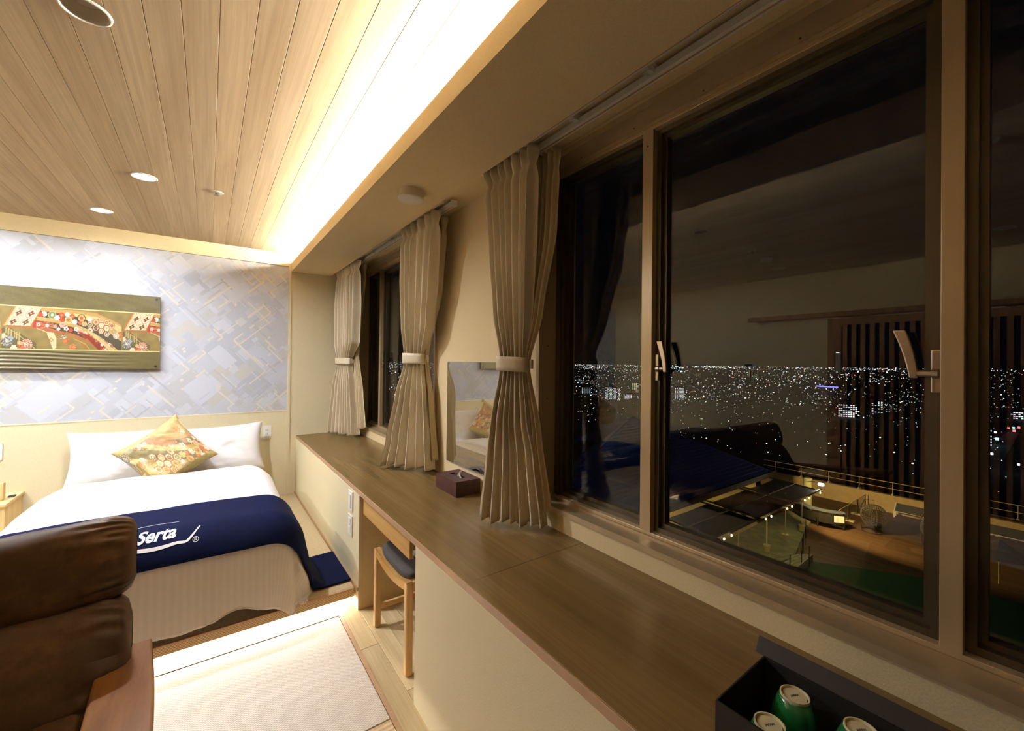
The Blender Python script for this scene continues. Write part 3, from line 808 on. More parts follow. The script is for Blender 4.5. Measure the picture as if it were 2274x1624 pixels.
# left-hand window, far side in the corner
curtain('greyish tied curtain hanging in the far corner by the bed wall', 'curtain', M_CURT,
        [(2.334, (1.05, 4.46, 1.075, 3.82, .026)), (2.25, (1.05, 4.46, 1.075, 3.84, .026)), (1.95, (1.035, 4.44, 1.09, 3.88, .030)), (1.6, (1.035, 4.43, 1.11, 3.98, .030)), (1.44, (1.045, 4.40, 1.12, 4.20, .020)), (1.38, (1.045, 4.40, 1.12, 4.20, .020)),
         (1.15, (1.01, 4.42, 1.14, 4.16, .030)), (.80, (.985, 4.44, 1.15, 4.10, .034)), (.705, (.98, 4.45, 1.15, 4.08, .036))], 2.334, .705, 8, 4,
        ((1.045, 4.40), (1.12, 4.20), .042, 1.385, 1.447, .0))
curtain('pale curtain lining in the far corner of the far window', 'curtain', M_CURT2,
        [(2.334, (1.165, 4.15, 1.18, 3.95, .018)), (1.45, (1.16, 4.25, 1.18, 4.15, .012)), (1.1, (1.17, 4.22, 1.19, 4.05, .018)), (.78, (1.17, 4.22, 1.20, 4.0, .02))], 2.334, .775, 5, 12)
# double rails
for (y0, y1), lab in (((-1.5, 1.72), 'near'), ((2.17, 4.54), 'far')):
    for x, w_ in ((1.068, 'room side'), (1.150, 'window side')):
        b = MB().box(x-.015, x+.015, y0, y1, 2.337, 2.362, .002)
        t = top('curtain_rail', b.m, M_RAIL, 'white double groove curtain rail above the %s window, %s rail' % (lab, w_), 'rail', at=(x, (y0+y1)/2, 2.337))
        ob('groove', MB().box(x-.003, x+.003, y0+.001, y1-.001, 2.3355, 2.3368).m, M_NOSE, t)
        ob('groove_lip', MB().box(x+.008, x+.0095, y0+.001, y1-.001, 2.3345, 2.3368).m, M_WHITE, t)
        for ye in (y0-.004, y1+.004): ob('end_cap', MB().box(x-.018, x+.018, ye-.008, ye+.008, 2.333, 2.366, .002).m, M_RAIL, t)
    ys = [y for y in ((1.14, .81, -.2, -1.2) if lab == 'near' else (3.55, 3.15, 2.75))]
    for y in ys:
        t = thing('rail_bracket', '%s rail bracket above the %s window counted from the mirror' % ({0: 'first', 1: 'second', 2: 'third', 3: 'fourth'}[ys.index(y)], lab), 'bracket', (1.109, y, 2.341), 'rail brackets above the %s window' % lab)
        ob('arm', MB().box(1.040, 1.175, y-.012, y+.012, 2.3665, 2.3795, .001).m, M_RAIL, t)
        ob('clip', MB().box(1.086, 1.132, y-.011, y+.011, 2.347, 2.366, .002).box(1.101, 1.109, y-.014, y+.014, 2.341, 2.347).m, M_RAIL, t)

# ================================================================== CEILING FITTINGS
def downlight(x, y, on, label):
    t = thing('downlight', label, 'ceiling light', (x, y, ZC-.004), 'round recessed ceiling lights')
    ob('trim_ring', MB().lathe([(.054, .004), (.0615, .003), (.061, -.001), (.0555, -.004), (.052, -.002), (.0515, .006)], (x, y, ZC-.002), 48, cap=False).m, M_WHITE, t, smooth=True)
    o = ob('reflector', grid(49, 8, lambda u, v: (x+(.052-.012*v**1.5)*math.cos(2*PI*u), y+(.052-.012*v**1.5)*math.sin(2*PI*u), ZC+.036*v)), M_CREAMP, t, smooth=True); solidify(o, .0012, 1)
    ob('diffuser', MB().lathe([(.0405, 0), (.0405, .003)], (x, y, ZC+(.010 if on else .034)), 40).m, M_LAMPON if on else M_LAMPOFF, t)
    return t
DL = ['lit round downlight nearest the bed wall, over the head of the bed', 'lit round downlight over the middle of the bed',
      'lit downlight over the head of the far bed, seen only in the glass', 'lit downlight over the foot of the far bed, seen only in the glass',
      'large unlit downlight at the top left corner of the photo', 'unlit downlight over the left wall, seen in the window glass',
      'unlit downlight above the camera, seen in the right pane', 'unlit downlight by the lattice door, seen in the right pane']
for (x, y), lb in zip(DOWNS, DL): downlight(x, y, (x, y) in LIT, lb)
for x, y, lab in ((.03, 3.165, 'small round white sprinkler cover on the ceiling near the bed'), (.27, .26, 'small round sprinkler cover reflected at the top of the right pane'), (-1.17, 1.75, 'small round sprinkler cover reflected in the large pane')):
    t = thing('sprinkler_head', lab, 'sprinkler', (x, y, ZC-.004))
    ob('cover_plate', MB().lathe([(.034, 0), (.033, -.003), (.014, -.004), (.013, .0)], (x, y, ZC), 32).m, M_WHITE, t)
    b = MB().lathe([(.011, -.003), (.011, -.007), (.005, -.008), (.005, -.018)], (x, y, ZC), 16)
    for k in range(3): b.lathe([(.010, -.012-.004*k), (.010, -.0135-.004*k)], (x, y, ZC), 16)
    ob('nozzle', b.m, M_STEEL, t)
t = thing('smoke_detector', 'domed smoke detector on the plank ceiling, seen in the window glass', 'smoke detector', (-1.58, 1.8, ZC-.03))
ob('base', MB().lathe([(.05, 0), (.05, -.018), (.044, -.026)], (-1.58, 1.8, ZC), 32).m, M_WHITE, t)
ob('sensor_head', MB().lathe([(.02, -.026), (.02, -.042)], (-1.58, 1.8, ZC), 16).m, M_CREAMP, t)
t = thing('ceiling_speaker', 'round cream ceiling unit fixed under the soffit above the counter', 'ceiling fitting', (.822, 2.015, ZS-.045))
ob('housing', MB().lathe([(.064, 0), (.065, -.030), (.065, -.036)], (.822, 2.015, ZS), 48).m, M_CREAMP, t, smooth=False)
ob('cover', MB().lathe([(.065, -.0365), (.0645, -.044), (.060, -.0475), (.02, -.049)], (.822, 2.015, ZS), 48).m, M_WHITE, t, smooth=True)
t = thing('intercom_panel', 'small wall control panel on the left wall, seen in the glass', 'panel', (XL, 2.45, 1.33))
ob('housing', MB().box(XL+.0005, XL+.022, 2.38, 2.52, 1.33, 1.45, .004).m, M_CREAMP, t)
ob('screen', MB().box(XL+.0222, XL+.0235, 2.405, 2.495, 1.365, 1.43).m, M_INK, t)

# ================================================================== BROCADE (colour painted per vertex: woven pattern, washed lighter on the cushion)
def paint(X, Y):
    """X right, Y down; one 310 mm high sash band is 560 units high, repeat 1560"""
    X = np.mod(X-20, 1560)+20
    def c(h): return np.array(hexc(h)[:3])
    nz = np.sin(X*.021+Y*.013)*np.sin(Y*.031-X*.007)*.5+.5
    col = c('#8f7b45')[None]*(1-nz[:, None]*.35)+c('#b9a35f')[None]*(nz[:, None]*.35)
    hs = np.mod(np.sin(np.floor(X/9)*12.9+np.floor(Y/9)*78.2)*43758.5, 1)
    def put(mask, h): col[mask] = c(h)*(.93+.12*hs[mask][:, None])
    def ip(xs, ys): return np.interp(X, xs, ys)
    def ribbon(xs, a, b, h, edge=None, ew=7):
        ya, yb = ip(xs, a), ip(xs, b); m = (X >= xs[0]) & (X <= xs[-1]) & (Y > ya) & (Y < yb)
        put(m, h)
        if edge:
            put((X >= xs[0]) & (X <= xs[-1]) & (np.abs(Y-ya) < ew*.5), edge); put((X >= xs[0]) & (X <= xs[-1]) & (np.abs(Y-yb) < ew*.5), edge)
        return m
    def disc(x, y, r, h, ring=None, core=None, pet=0):
        d = np.hypot(X-x, (Y-y)); a = np.arctan2(Y-y, X-x)
        rr = r*(1+.14*np.cos(a*pet)) if pet else r
        put(d < rr, h)
        if ring: put((d < rr) & (d > rr*.82), ring)
        if core: put(d < r*.38, core)
    def mum(x, y, r, lit, dark, n=14):
        d = np.hypot(X-x, Y-y); a = np.arctan2(Y-y, X-x)
        for k, (r0, r1) in enumerate(((.72, 1), (.42, .70), (.14, .40))):
            m = (d < r*r1) & (d > r*r0); put(m & (np.cos(a*n+k*PI) > -.3), lit); put(m & (np.cos(a*n+k*PI) <= -.3), dark)
            put(m & (np.cos(a*n+k*PI) > .2) & (d > r*(r0+.08)) & (d < r*(r1-.08)), dark if k < 2 else lit)
        put(d < r*.14, lit)
    def hexa(x, y, r, fill, edge, core):
        dx, dy = np.abs(X-x), np.abs(Y-y); d = np.maximum(dx*.866+dy*.5, dy)
        put(d < r, edge); put(d < r*.84, '#efe2c0'); put(d < r*.62, fill); put(np.hypot(X-x, Y-y) < r*.3, core)
    # golden sweep on top, flower ribbons below it
    ribbon([460, 900, 1200, 1500, 1560], [10, 20, 40, 160, 200], [60, 120, 210, 420, 470], '#c9a75c', '#d98a5a')
    ribbon([900, 1200, 1400, 1560], [60, 90, 150, 220], [90, 150, 260, 330], '#e3cc8e')
    for x, y, r in ((1000, 90, 22), (1130, 110, 20), (1290, 150, 24), (1420, 220, 26), (1500, 300, 24), (1350, 230, 20)): disc(x, y, r, '#efd6a4', '#e08a52', pet=5)
    m = ribbon([460, 640, 900, 1100, 1300, 1560], [40, 55, 90, 150, 250, 420], [150, 165, 205, 290, 420, 600], '#54503a', '#d8bd78')
    ribbon([430, 640, 900, 1100, 1300, 1560], [130, 150, 200, 280, 400, 590], [175, 195, 250, 345, 480, 640], '#cfae62', '#e7d29a')
    ribbon([380, 640, 900, 1100, 1250], [175, 195, 250, 345, 450], [270, 290, 340, 420, 560], '#504236', '#c9582f')
    ribbon([380, 560, 660], [180, 205, 240], [275, 270, 262], '#b5422f')
    for k in range(9): ribbon([420, 640], [200+k*9, 190+k*12], [203+k*9, 194+k*12], '#e2a06c')
    for x, y, r, f, e, q, p_ in ((520, 85, 34, '#f1ece0', None, None, 8), (620, 95, 52, '#7f9a6a', '#d9bd74', '#e8d8c0', 0), (740, 90, 36, '#d4512c', None, '#eab060', 8), (815, 80, 32, '#f1ece0', None, None, 7),
                              (880, 100, 32, '#d4512c', None, '#e8a45a', 8), (480, 100, 28, '#d4512c', None, None, 7), (830, 150, 48, '#c2ab62', '#efe0b4', '#cf5a30', 0), (1000, 120, 56, '#d8b978', '#3d3a2c', '#d4512c', 0),
                              (910, 175, 34, '#f1ece0', None, None, 7), (745, 155, 30, '#d4512c', None, None, 7), (680, 130, 34, '#f3efe6', None, None, 6), (985, 185, 28, '#d9653a', None, None, 7), (1110, 130, 30, '#f1ece0', None, None, 6), (1040, 195, 34, '#d2b468', '#efe0b4', None, 6),
                              (450, 230, 24, '#e6dccb', None, '#d4512c', 5), (560, 240, 22, '#f1ece0', None, None, 5), (660, 245, 26, '#e7a88c', None, None, 5), (750, 225, 34, '#e9a898', '#f4d5c0', None, 6), (800, 270, 30, '#f1ece0', None, '#d4512c', 5), (860, 290, 26, '#d4512c', None, None, 7),
                              (930, 270, 28, '#f1ece0', None, '#caa24f', 5), (980, 300, 36, '#e9a898', '#f4d5c0', None, 6), (1050, 330, 28, '#f1ece0', None, '#d4512c', 5), (1130, 350, 30, '#c9472b', None, '#e7c58a', 7), (700, 280, 22, '#f1ece0', None, None, 5)):
        disc(x, y, r, f, e, q, p_)
    for i, (x, y) in enumerate(((1115, 205), (1195, 165), (1270, 205), (1345, 165), (1195, 245), (1270, 285), (1345, 245), (1420, 205), (1350, 325), (1270, 125), (1120, 285))):
        hexa(x, y, 40, ('#57604a', '#d8a45c', '#e8d9b4', '#c98a4a')[i % 4], '#a8482c', ('#c9b25e', '#d4512c', '#efe3c4')[i % 3])
    for x, y, l, d_, n in ((1450, 290, '#e8cf9a', '#b58a45', 12), (1540, 330, '#e59a54', '#b5531f', 14), (1480, 345, '#efe7d6', '#c9b490', 8)): mum(x, y, 44, l, d_, n)
    # lattice panel between slanted cords
    sl = X+(Y-20)*.55
    m = (sl > 175) & (sl < 485) & (Y < 255); put(m, '#efdfbd')
    gx = np.mod(sl-175, 150)-75; gy = np.mod(Y-30, 118)-59; o8 = np.maximum(np.maximum(np.abs(gx), np.abs(gy)), (np.abs(gx)+np.abs(gy))*.72)
    put(m & (o8 > 55) & (o8 < 62), '#e2a565'); put(m & (o8 > 44) & (o8 < 49), '#fbf3dc')
    a = np.arctan2(gy, gx); d = np.hypot(gx, gy); put(m & (d < 33*(1+.28*np.cos(4*a))) & (d > 12), '#a8452c'); put(m & (d < 22*(1+.28*np.cos(4*a))) & (d > 10), '#4b5236'); put(m & (d < 10), '#e9c35c')
    for s0 in (160, 178, 485): put((np.abs(sl-s0) < 7) & (Y < 262), '#d9783f' if s0 != 178 else '#e6c07a')
    # cords fanning down right with fans and blossom lozenges
    ribbon([80, 430, 900, 1300], [262, 270, 350, 520], [272, 282, 362, 536], '#d4623a')
    ribbon([540, 700, 830, 940, 1000], [290, 400, 520, 640, 700], [300, 330, 400, 520, 640], '#e9d3a2', '#cf5a30')
    mum(770, 400, 40, '#efe3c6', '#5a5340', 9); mum(800, 440, 42, '#e39a55', '#b8541f', 10); mum(890, 520, 42, '#e9b078', '#c45a26', 10)
    ribbon([560, 640, 680], [330, 340, 420], [350, 560, 520], '#ead9a8', '#fbf4de'); put((np.abs(X-612)+np.abs(Y-430) < 30) & (np.abs(X-612)+np.abs(Y-430) > 18), '#cf5a30')
    ribbon([840, 960, 1150], [360, 420, 600], [366, 430, 616], '#cf5a30'); ribbon([900, 1060, 1160], [400, 470, 600], [408, 480, 612], '#dcb46a')
    ribbon([960, 1100, 1300, 1420], [300, 350, 480, 620], [312, 420, 620, 760], '#8d3a28', '#d4512c')
    for x, y in ((1240, 430), (1390, 500), (1310, 470), (1330, 560)):
        d = np.hypot(X-x, Y-y); m = (d < 52) & (Y < y+12); put(m, '#b03f2a'); put(m & (np.mod(d, 13) < 5), '#e7a878')
    for x, y in ((1285, 480), (1385, 470), (1335, 550), (1420, 540)): disc(x, y, 20, '#f4efe4', None, '#caa24f', 5)
    ribbon([1080, 1300, 1560], [270, 420, 640], [300, 470, 720], '#dfc684', '#f2e6bd')
    # lower left: hanging rods and chrysanthemums
    m = (X > 20) & (X < 430) & (Y > 290) & (Y > 290+(X-60)*.62-40) ; put(m, '#6b6544')
    for k, x in enumerate((65, 95, 130, 165, 190, 220)): put((np.abs(X-x) < 8) & (Y > 285+k*12) & (Y < 360+k*18), '#c8b274')
    mum(75, 455, 66, '#efe9dd', '#38344a', 12); mum(310, 500, 72, '#f1e2cf', '#b04038', 14); mum(240, 555, 50, '#e8874e', '#c4532a', 10)
    disc(130, 420, 26, '#9fb2c6', None, None, 6); disc(35, 390, 34, '#ecd9b0', '#c9a25c', None, 5); disc(160, 545, 36, '#efe3c8', None, None, 6); disc(225, 480, 26, '#d9b978', None, None, 5)
    ribbon([60, 250, 430], [262, 400, 560], [270, 412, 574], '#dcae62'); ribbon([430, 500, 560], [280, 300, 330], [286, 308, 340], '#efe0b4')
    return col

# framed brocade picture
PX0, PX1, PZ0, PZ1 = -1.86, -.330, 1.335, 1.935
t = thing('wall_picture', 'wide gold brocade sash picture under clear acrylic on the patterned wall', 'picture', ((PX0+PX1)/2, YB-.03, PZ0))
def picture():
    nx, nz = 560, 236
    u = np.linspace(0, 1, nx); v = np.linspace(0, 1, nz); U, Vv = np.meshgrid(u, v); x = PX0+(PX1-PX0)*U; z = PZ0+(PZ1-PZ0)*Vv
    X = (2140+(x-PX1)/.000407).ravel(); Y = ((1.792-z)/.00056).ravel()
    col = paint(X, Y)
    zz = z.ravel(); xx = x.ravel()
    ol = np.array(hexc('#5b5230')[:3]); col = col*.62; topm = zz > 1.792; botm = zz < 1.478
    w = np.sin(np.floor(xx/.006)*12.9+np.floor(zz/.004)*78.2)*43758.5; w = w-np.floor(w)
    mot = .5+.5*np.sin(xx*31+np.sin(zz*40)*1.7)*np.sin(zz*55+xx*9)
    col[topm] = ol*(.82+.22*w[topm]+.25*mot[topm])[:, None]; col[botm] = ol*(.92+.1*w[botm]+.15*mot[botm])[:, None]
    for zc in (1.792, 1.478): col[np.abs(zz-zc) < .0035] = np.array(hexc('#c9bc80')[:3])
    # lower band is loosely draped: soft horizontal folds fading to the right
    fade = np.clip((PX1-.12-xx)/.55, 0, 1)
    fo = np.where(botm, .004*fade*np.sin(zz*230+np.sin(xx*7)*1.6+xx*3)*np.clip((1.478-zz)/.02, 0, 1), 0)+np.where(topm, .0012*np.sin(xx*26+zz*30), 0)
    y = YB-.030-fo
    V = np.stack([xx, y, zz], 1)
    idx = np.arange(nx*nz).reshape(nz, nx); F = np.stack([idx[:-1, :-1], idx[:-1, 1:], idx[1:, 1:], idx[1:, :-1]], -1).reshape(-1, 4)
    o = ob('brocade_cloth', (V.tolist(), F.tolist()), M_BROC, t, smooth=True); set_cols(o.data, col)
picture()
ob('backing_board', MB().box(PX0, PX1, YB-.0255, YB-.021, PZ0, PZ1).m, M_BROC.copy() if False else mat_plain('olive_board', hexc('#6f6238'), .6), t)
ob('acrylic_sheet', MB().box(PX0-.012, PX1+.006, YB-.0205, YB-.0165, PZ0-.012, PZ1+.004).m, M_ACR, t)
for x in (PX0+.03, PX1-.025):
    for z in (PZ0+.022, PZ1-.025):
        b = MB().lathe([(.007, -.0005), (.007, -.0345), (.0095, -.035), (.0095, -.0405), (.0085, -.042)], (x, YB, z), 20, 'Y'); ob('standoff_bolt', b.m, M_STEEL, t)

# ================================================================== BED PLATFORM
PL = .11
t = thing('bed_platform', 'low raised sleeping platform covered in woven matting under both beds', 'platform', (-1.0, 3.5, 0))
ob('base', MB().box(XL+.001, .695, 2.66, YB-.001, .001, .06).m, M_FLOORW, t)
ob('deck', MB().box(XL+.001, .6965, 2.474, YB-.001, .060, .104).m, M_PINEY, t)
for x0, x1 in ((-.22, .6965), (-1.14, -.224), (-2.06, -1.144), (XL+.001, -2.064)):
    ob('woven_mat', MB().box(x0, x1, 2.486, YB-.002, .104, PL, .002).m, M_MAT2, t)
ob('woven_face', MB().box(XL+.001, .6965, 2.468, 2.474, .062, .100).m, M_MATF, t)
ob('nosing', MB().box(XL+.001, .6965, 2.466, 2.486, .099, PL+.0005, .002).m, M_NOSE, t)
t = thing('led_strip', 'bright glowing light strip under the front edge of the bed platform', 'light strip', (-1.0, 2.62, .04))
ob('mounting_channel', MB().box(-2.64, .66, 2.612, 2.626, .048, .0595).m, M_ALU, t)
ob('glowing_tape', MB().box(-2.64, .66, 2.609, 2.6115, .050, .057).m, M_STEPL, t)

# ================================================================== BED
BX, BA, BR = -.235, .50, .165           # centre, half flat width, edge radius
BQ, BTOP = 2.64, .565                   # flat top ends here at the foot
def drape(p, q, off=0.0, hem=None, wr=1.0):
    """cloth sheet point (p across, q along) -> world; beyond the mattress it rolls over and hangs"""
    ox = max(abs(p)-BA, 0)*(1 if p > 0 else -1); oy = -max(BQ-q, 0)
    d = math.hypot(ox, oy); R = BR+off
    top = BTOP+.012*math.cos(p*2.2)-.035*max(0, (q-3.75)/.35)**1.5*(q > 3.75)
    x = BX+max(-BA, min(BA, p)); y = max(q, BQ); z = top+off
    if d > 0:
        nx, ny = ox/d, oy/d; tm = PI/2*.93
        th = min(d/R, tm); out = R*math.sin(th); dr = R*(1-math.cos(th)); rest = max(0, d-R*tm)
        out += rest*.13*(1+.6*abs(nx)); dr += rest*.985
        x += nx*out; y += ny*out; z -= dr
    if wr:
        n1 = noise.noise(Vector((p*3.1, q*2.3, 1.7))); n2 = noise.noise(Vector((p*9, q*5, 4.2))); n3 = noise.noise(Vector((p*2.0+q*4, q*1.2-p*3, 9)))
        w = min(1, d/.15)
        fold = math.sin((p if abs(oy) > abs(ox) else q)*21+n1*5)*.012*w*max(0, min(1, (d-.15)/.25))
        a = wr*(.010*n1+.004*n2*(1+w)+.006*abs(n3)*(1-w)+fold)
        if d > 0: x += nx*a*w; y += ny*a*w
        z += a*(1-w*.8)
    return [x, y, z]
def duvet():
    np_, nq = 150, 170
    def fn(u, v):
        P = BA+.53
        p = -P+2*P*u; q = 2.115+(4.16-2.115)*v
        oy = max(BQ-q, 0); ox = max(abs(p)-BA, 0)
        # trim so that the corner hangs as a rounded tail instead of a square flap
        d = math.hypot(ox, oy); lim = .535 if min(ox, oy) < .02 else .535+.10*min(1, min(ox, oy)/.25)
        if p > 0 and oy > .2 and .22 < p < .50: lim -= .06*math.sin((p-.22)/.28*PI)
        if d > lim: s = lim/d; ox *= s; oy *= s; p = math.copysign(BA+ox, p) if ox > 0 else p; q = BQ-oy if oy > 0 else q
        c = drape(p, q)
        he = .5*(1+math.cos(PI*min(1, max(0, (4.16-q)/.06))))      # rounded head end
        c[2] -= .045*he
        c[2] = max(c[2], PL+.006 if c[1] > 2.46 else .085)
        SH.append((p, q, 0)); return tuple(c)
    SH = []
    o = top('duvet', grid(np_, nq, fn), M_DUVET, 'puffy white satin striped duvet covering the bed nearest the windows', 'duvet', smooth=True)
    at = o.data.attributes.new('sheet', 'FLOAT_VECTOR', 'POINT'); at.data.foreach_set('vector', np.array(SH, dtype=np.float32).ravel())
    solidify(o, .010, -1)
    return o
DUV = duvet()
mt = thing('mattress', 'white mattress hidden under the striped duvet of the bed nearest the windows', 'mattress', (BX, 3.5, PL))
def rbox(x0, x1, y0, y1, z0, z1, b_): return MB().box(x0, x1, y0, y1, z0, z1, b_).m
ob('mattress_core', rbox(BX-.58, BX+.58, 2.56, 4.52, PL+.12, .50, .05), M_LINEN, mt)
ob('bed_base', rbox(BX-.56, BX+.56, 2.60, 4.52, PL+.001, PL+.12, .01), M_LINEN, mt)
def runner():
    def fn(u, v):
        p = -.98+(1.225+.98)*u; q = 2.415+.56*v+.03*(u-.5)
        if p < BA+.50: c = drape(p, q, .014, wr=.6)
        else:                                       # laid on the matting at the right
            a = drape(BA+.50, q, .014, wr=.3); k = p-BA-.50; c = [a[0]+k, a[1]+.03*k, 0]; e = min(1, k/.06)
            c[2] = a[2]*(1-e)+(PL+.008)*e
        c[2] = max(c[2], PL+.008+.002*math.sin(p*30+q*20)*0)
        return tuple(c)
    o = top('bed_runner', grid(180, 46, fn), M_NAVY, 'navy velvet runner with a white logo across the foot of the bed nearest the windows', 'bed runner', smooth=True)
    solidify(o, .006, 1); return o
RUN = runner()
def onrun(x, y, z=0):
    c = drape(x-BX, y, .0165+.0035, wr=.6); return (c[0], c[1], c[2]+.003)
text_mesh('Serta', .118, lambda x, y, z: onrun(-.262+x*.58, 2.530+y*1.0+x*.035), M_LOGO, 'logo_lettering', RUN, shear=.28, offset=.0035, sub=2)
def ribbon_on(name, pts, ws):
    V, F = [], []
    for i, (x, y) in enumerate(pts):
        dx, dy = pts[min(i+1, len(pts)-1)][0]-pts[max(i-1, 0)][0], pts[min(i+1, len(pts)-1)][1]-pts[max(i-1, 0)][1]; l = math.hypot(dx, dy) or 1
        for s in (-1, 1): V.append(onrun(x-dy/l*s*ws[i]/2, y+dx/l*s*ws[i]/2))
    F = [(2*i, 2*i+1, 2*i+3, 2*i+2) for i in range(len(pts)-1)]
    return ob(name, (V, F), M_LOGO, RUN)
ul = []; uw = []
for i in range(41):
    q = i/40; ul.append((-.40+.375*q, 2.490+.018*q-.008*abs(math.sin(q*PI*2.6))+.085*max(0, (q-.86)/.14)**1.3)); uw.append(.007+.012*math.sin(PI*min(1, q*1.05))**.7)
ribbon_on('logo_underline', ul, uw)
ol_ = []; 
for i in range(31):
    q = i/30; ol_.append((-.41+.30*q, 2.675+.006*math.sin(q*PI)+.01*abs(math.sin(q*PI*2))))
ribbon_on('logo_overline', ol_, [.0035]*31)
text_mesh('®', .034, lambda x, y, z: onrun(-.052+x, 2.49+y*1.2), M_LOGO, 'registered_mark', RUN, sub=1)

def pillow_mesh(w, h, T, M, n=40, corner=.10, seed=1, wr=.006):
    """two-sided stuffed case, concave edges and pointed corners"""
    V, F = [], []; UV = []
    for side in (1, -1):
        for j in range(n+1):
            for i in range(n+1):
                a, b_ = i/n*2-1, j/n*2-1
                t_ = T/2*((1-abs(a)**2.6)*(1-abs(b_)**2.6))**.42
                x = a*w/2*(1-corner*(1-b_*b_)*abs(a)**3*.9); y = b_*h/2*(1-corner*(1-a*a)*abs(b_)**3*.9)
                nz = noise.noise(Vector((a*2.3+seed, b_*2.3, side)))*wr*2+noise.noise(Vector((a*6+seed, b_*6, side*2)))*wr
                ed = (1-abs(a)**6)*(1-abs(b_)**6)
                V.append(tuple(M @ Vector((x, y, side*t_+nz*ed)))); UV.append((a, b_))
    m_ = (n+1)**2
    for s in (0, 1):
        for j in range(n):
            for i in range(n):
                q = [s*m_+j*(n+1)+i, s*m_+j*(n+1)+i+1, s*m_+(j+1)*(n+1)+i+1, s*m_+(j+1)*(n+1)+i]
                F.append(tuple(q if s == 0 else q[::-1]))
    return V, F, UV
def lean(x, y, z, tilt, roll=0, yaw=0):
    return Matrix.Translation((x, y, z)) @ Matrix.Rotation(math.radians(yaw), 4, 'Z') @ Matrix.Rotation(math.radians(90-tilt), 4, 'X') @ Matrix.Rotation(math.radians(roll), 4, 'Z')
V, F, _ = pillow_mesh(.66, .42, .19, lean(-.515, 4.385, .655, 14, -.5), seed=2)
P1 = top('pillow', (V, F), M_LINEN, 'white pillow on the left leaning against the bed wall', 'pillow', 'white pillows at the head of the bed', smooth=True)
V, F, _ = pillow_mesh(.66, .42, .19, lean(.085, 4.375, .645, 16, 1.5), seed=6)
P2 = top('pillow', (V, F), M_LINEN, 'white pillow on the right beside the wall outlet', 'pillow', 'white pillows at the head of the bed', smooth=True)
V, F, UV = pillow_mesh(.46, .46, .15, lean(-.248, 4.17, .682, 24, 38, 0), n=120, corner=.13, seed=4, wr=.008)
CU = top('cushion', (V, F), M_BROC, 'square gold brocade cushion standing on its corner against the white pillows', 'cushion', smooth=True)
UV = np.array(UV)
# sash pattern crosses the cushion, olive gold borders along two sides
a, b_ = UV[:, 0], UV[:, 1]
colc = paint(1560-(a+1)*520+120, 20+(b_+1)/2*560*1.0)
bd = np.abs(a*0+b_) > .78; wv = np.sin(a*40)*np.sin(b_*37)*.5+.5
colc[bd] = (np.array(hexc('#a89a5c')[:3])[None]*(.8+.35*wv[:, None]))[bd]
colc = np.clip(colc*.68+np.array(hexc('#c9b57a')[:3])*.32, 0, 1)  # weave blended toward gold, bright light washing it out put into the colour
set_cols(CU.data, colc)

# the second bed (seen only as a reflection in the window glass)
BED2 = []
for o, lb in ((DUV, 'white striped duvet of the far bed, seen only reflected in the glass'), (mt, 'mattress of the far bed by the left wall'), (RUN, 'navy runner of the far bed, seen only reflected in the glass'),
              (P1, 'white pillow of the far bed, the one nearer the nightstand'.replace('nearer the nightstand', 'against the left wall')), (P2, 'white pillow of the far bed nearest the nightstand'), (CU, 'gold brocade cushion on the far bed, seen only reflected in the glass')):
    c = copy_tree(o, (-1.70, 0, 0)); c['label'] = lb
    if 'group' in c: c['group'] = 'white pillows of the far bed'

# ================================================================== NIGHTSTAND
t = thing('nightstand', 'pale pine nightstand at the left edge against the bed wall', 'nightstand', (-1.23, 4.38, PL))
nx0, nx1, ny0, ny1, nz = -1.37, -1.075, 4.215, YB-.004, .44
ob('table_top', MB().box(nx0, nx1, ny0, ny1, nz-.020, nz, .003).m, M_PINEY, t)
ob('side_panel', MB().box(nx1-.030, nx1-.010, ny0+.012, ny1-.01, PL+.001, nz-.0205).m, M_PINE, t)
ob('side_panel', MB().box(nx0+.010, nx0+.030, ny0+.012, ny1-.01, PL+.001, nz-.0205).m, M_PINE, t)
ob('back_panel', MB().box(nx0+.031, nx1-.031, ny1-.025, ny1-.012, PL+.02, nz-.0205).m, M_PINE, t)
ob('shelf', MB().box(nx0+.031, nx1-.031, ny0+.02, ny1-.03, .26, .275).m, M_PINEY, t)
ob('drawer', MB().box(nx0+.032, nx1-.032, ny0+.012, ny0+.03, .31, nz-.024, .002).m, M_PINE, t)
t = thing('table_clock', 'square pine table clock on the nightstand at the left edge', 'clock', (-1.19, 4.35, nz))
cx, cy = -1.175, 4.345
ob('body', MB().box(cx-.058, cx+.058, cy-.022, cy+.022, nz+.006, nz+.118, .004).m, M_PINE, t)
ob('foot', MB().box(cx-.052, cx-.035, cy-.018, cy+.018, nz+.0005, nz+.0065).m, M_PINE, t)
ob('foot', MB().box(cx+.035, cx+.052, cy-.018, cy+.018, nz+.0005, nz+.0065).m, M_PINE, t)
f = ob('dial', MB().lathe([(.041, -.0222), (.041, -.0240), (.038, -.0242)], (cx, cy, nz+.063), 40, 'Y').m, M_STOOL, t)
b = MB()
for k in range(12): b.lathe([(.0022, -.0243), (.0022, -.0252)], (cx+.031*math.cos(k*PI/6), cy, nz+.063+.031*math.sin(k*PI/6)), 8, 'Y')
ob('hour_marks', b.m, M_INK, f)
ob('hand', MB().beam((cx, cy-.0255, nz+.063), (cx+.012, cy-.0255, nz+.080), .003, .0012, up=(0, 1, 0)).m, M_INK, f)
ob('hand', MB().beam((cx, cy-.0268, nz+.063), (cx-.024, cy-.0268, nz+.070), .002, .001, up=(0, 1, 0)).m, M_INK, f)
top('pocket_item', MB().box(-1.118, -1.085, 4.40, 4.44, nz+.0005, nz+.011, .003).m, M_GREYF, 'small dark grey object on the nightstand beside the clock', 'small item')

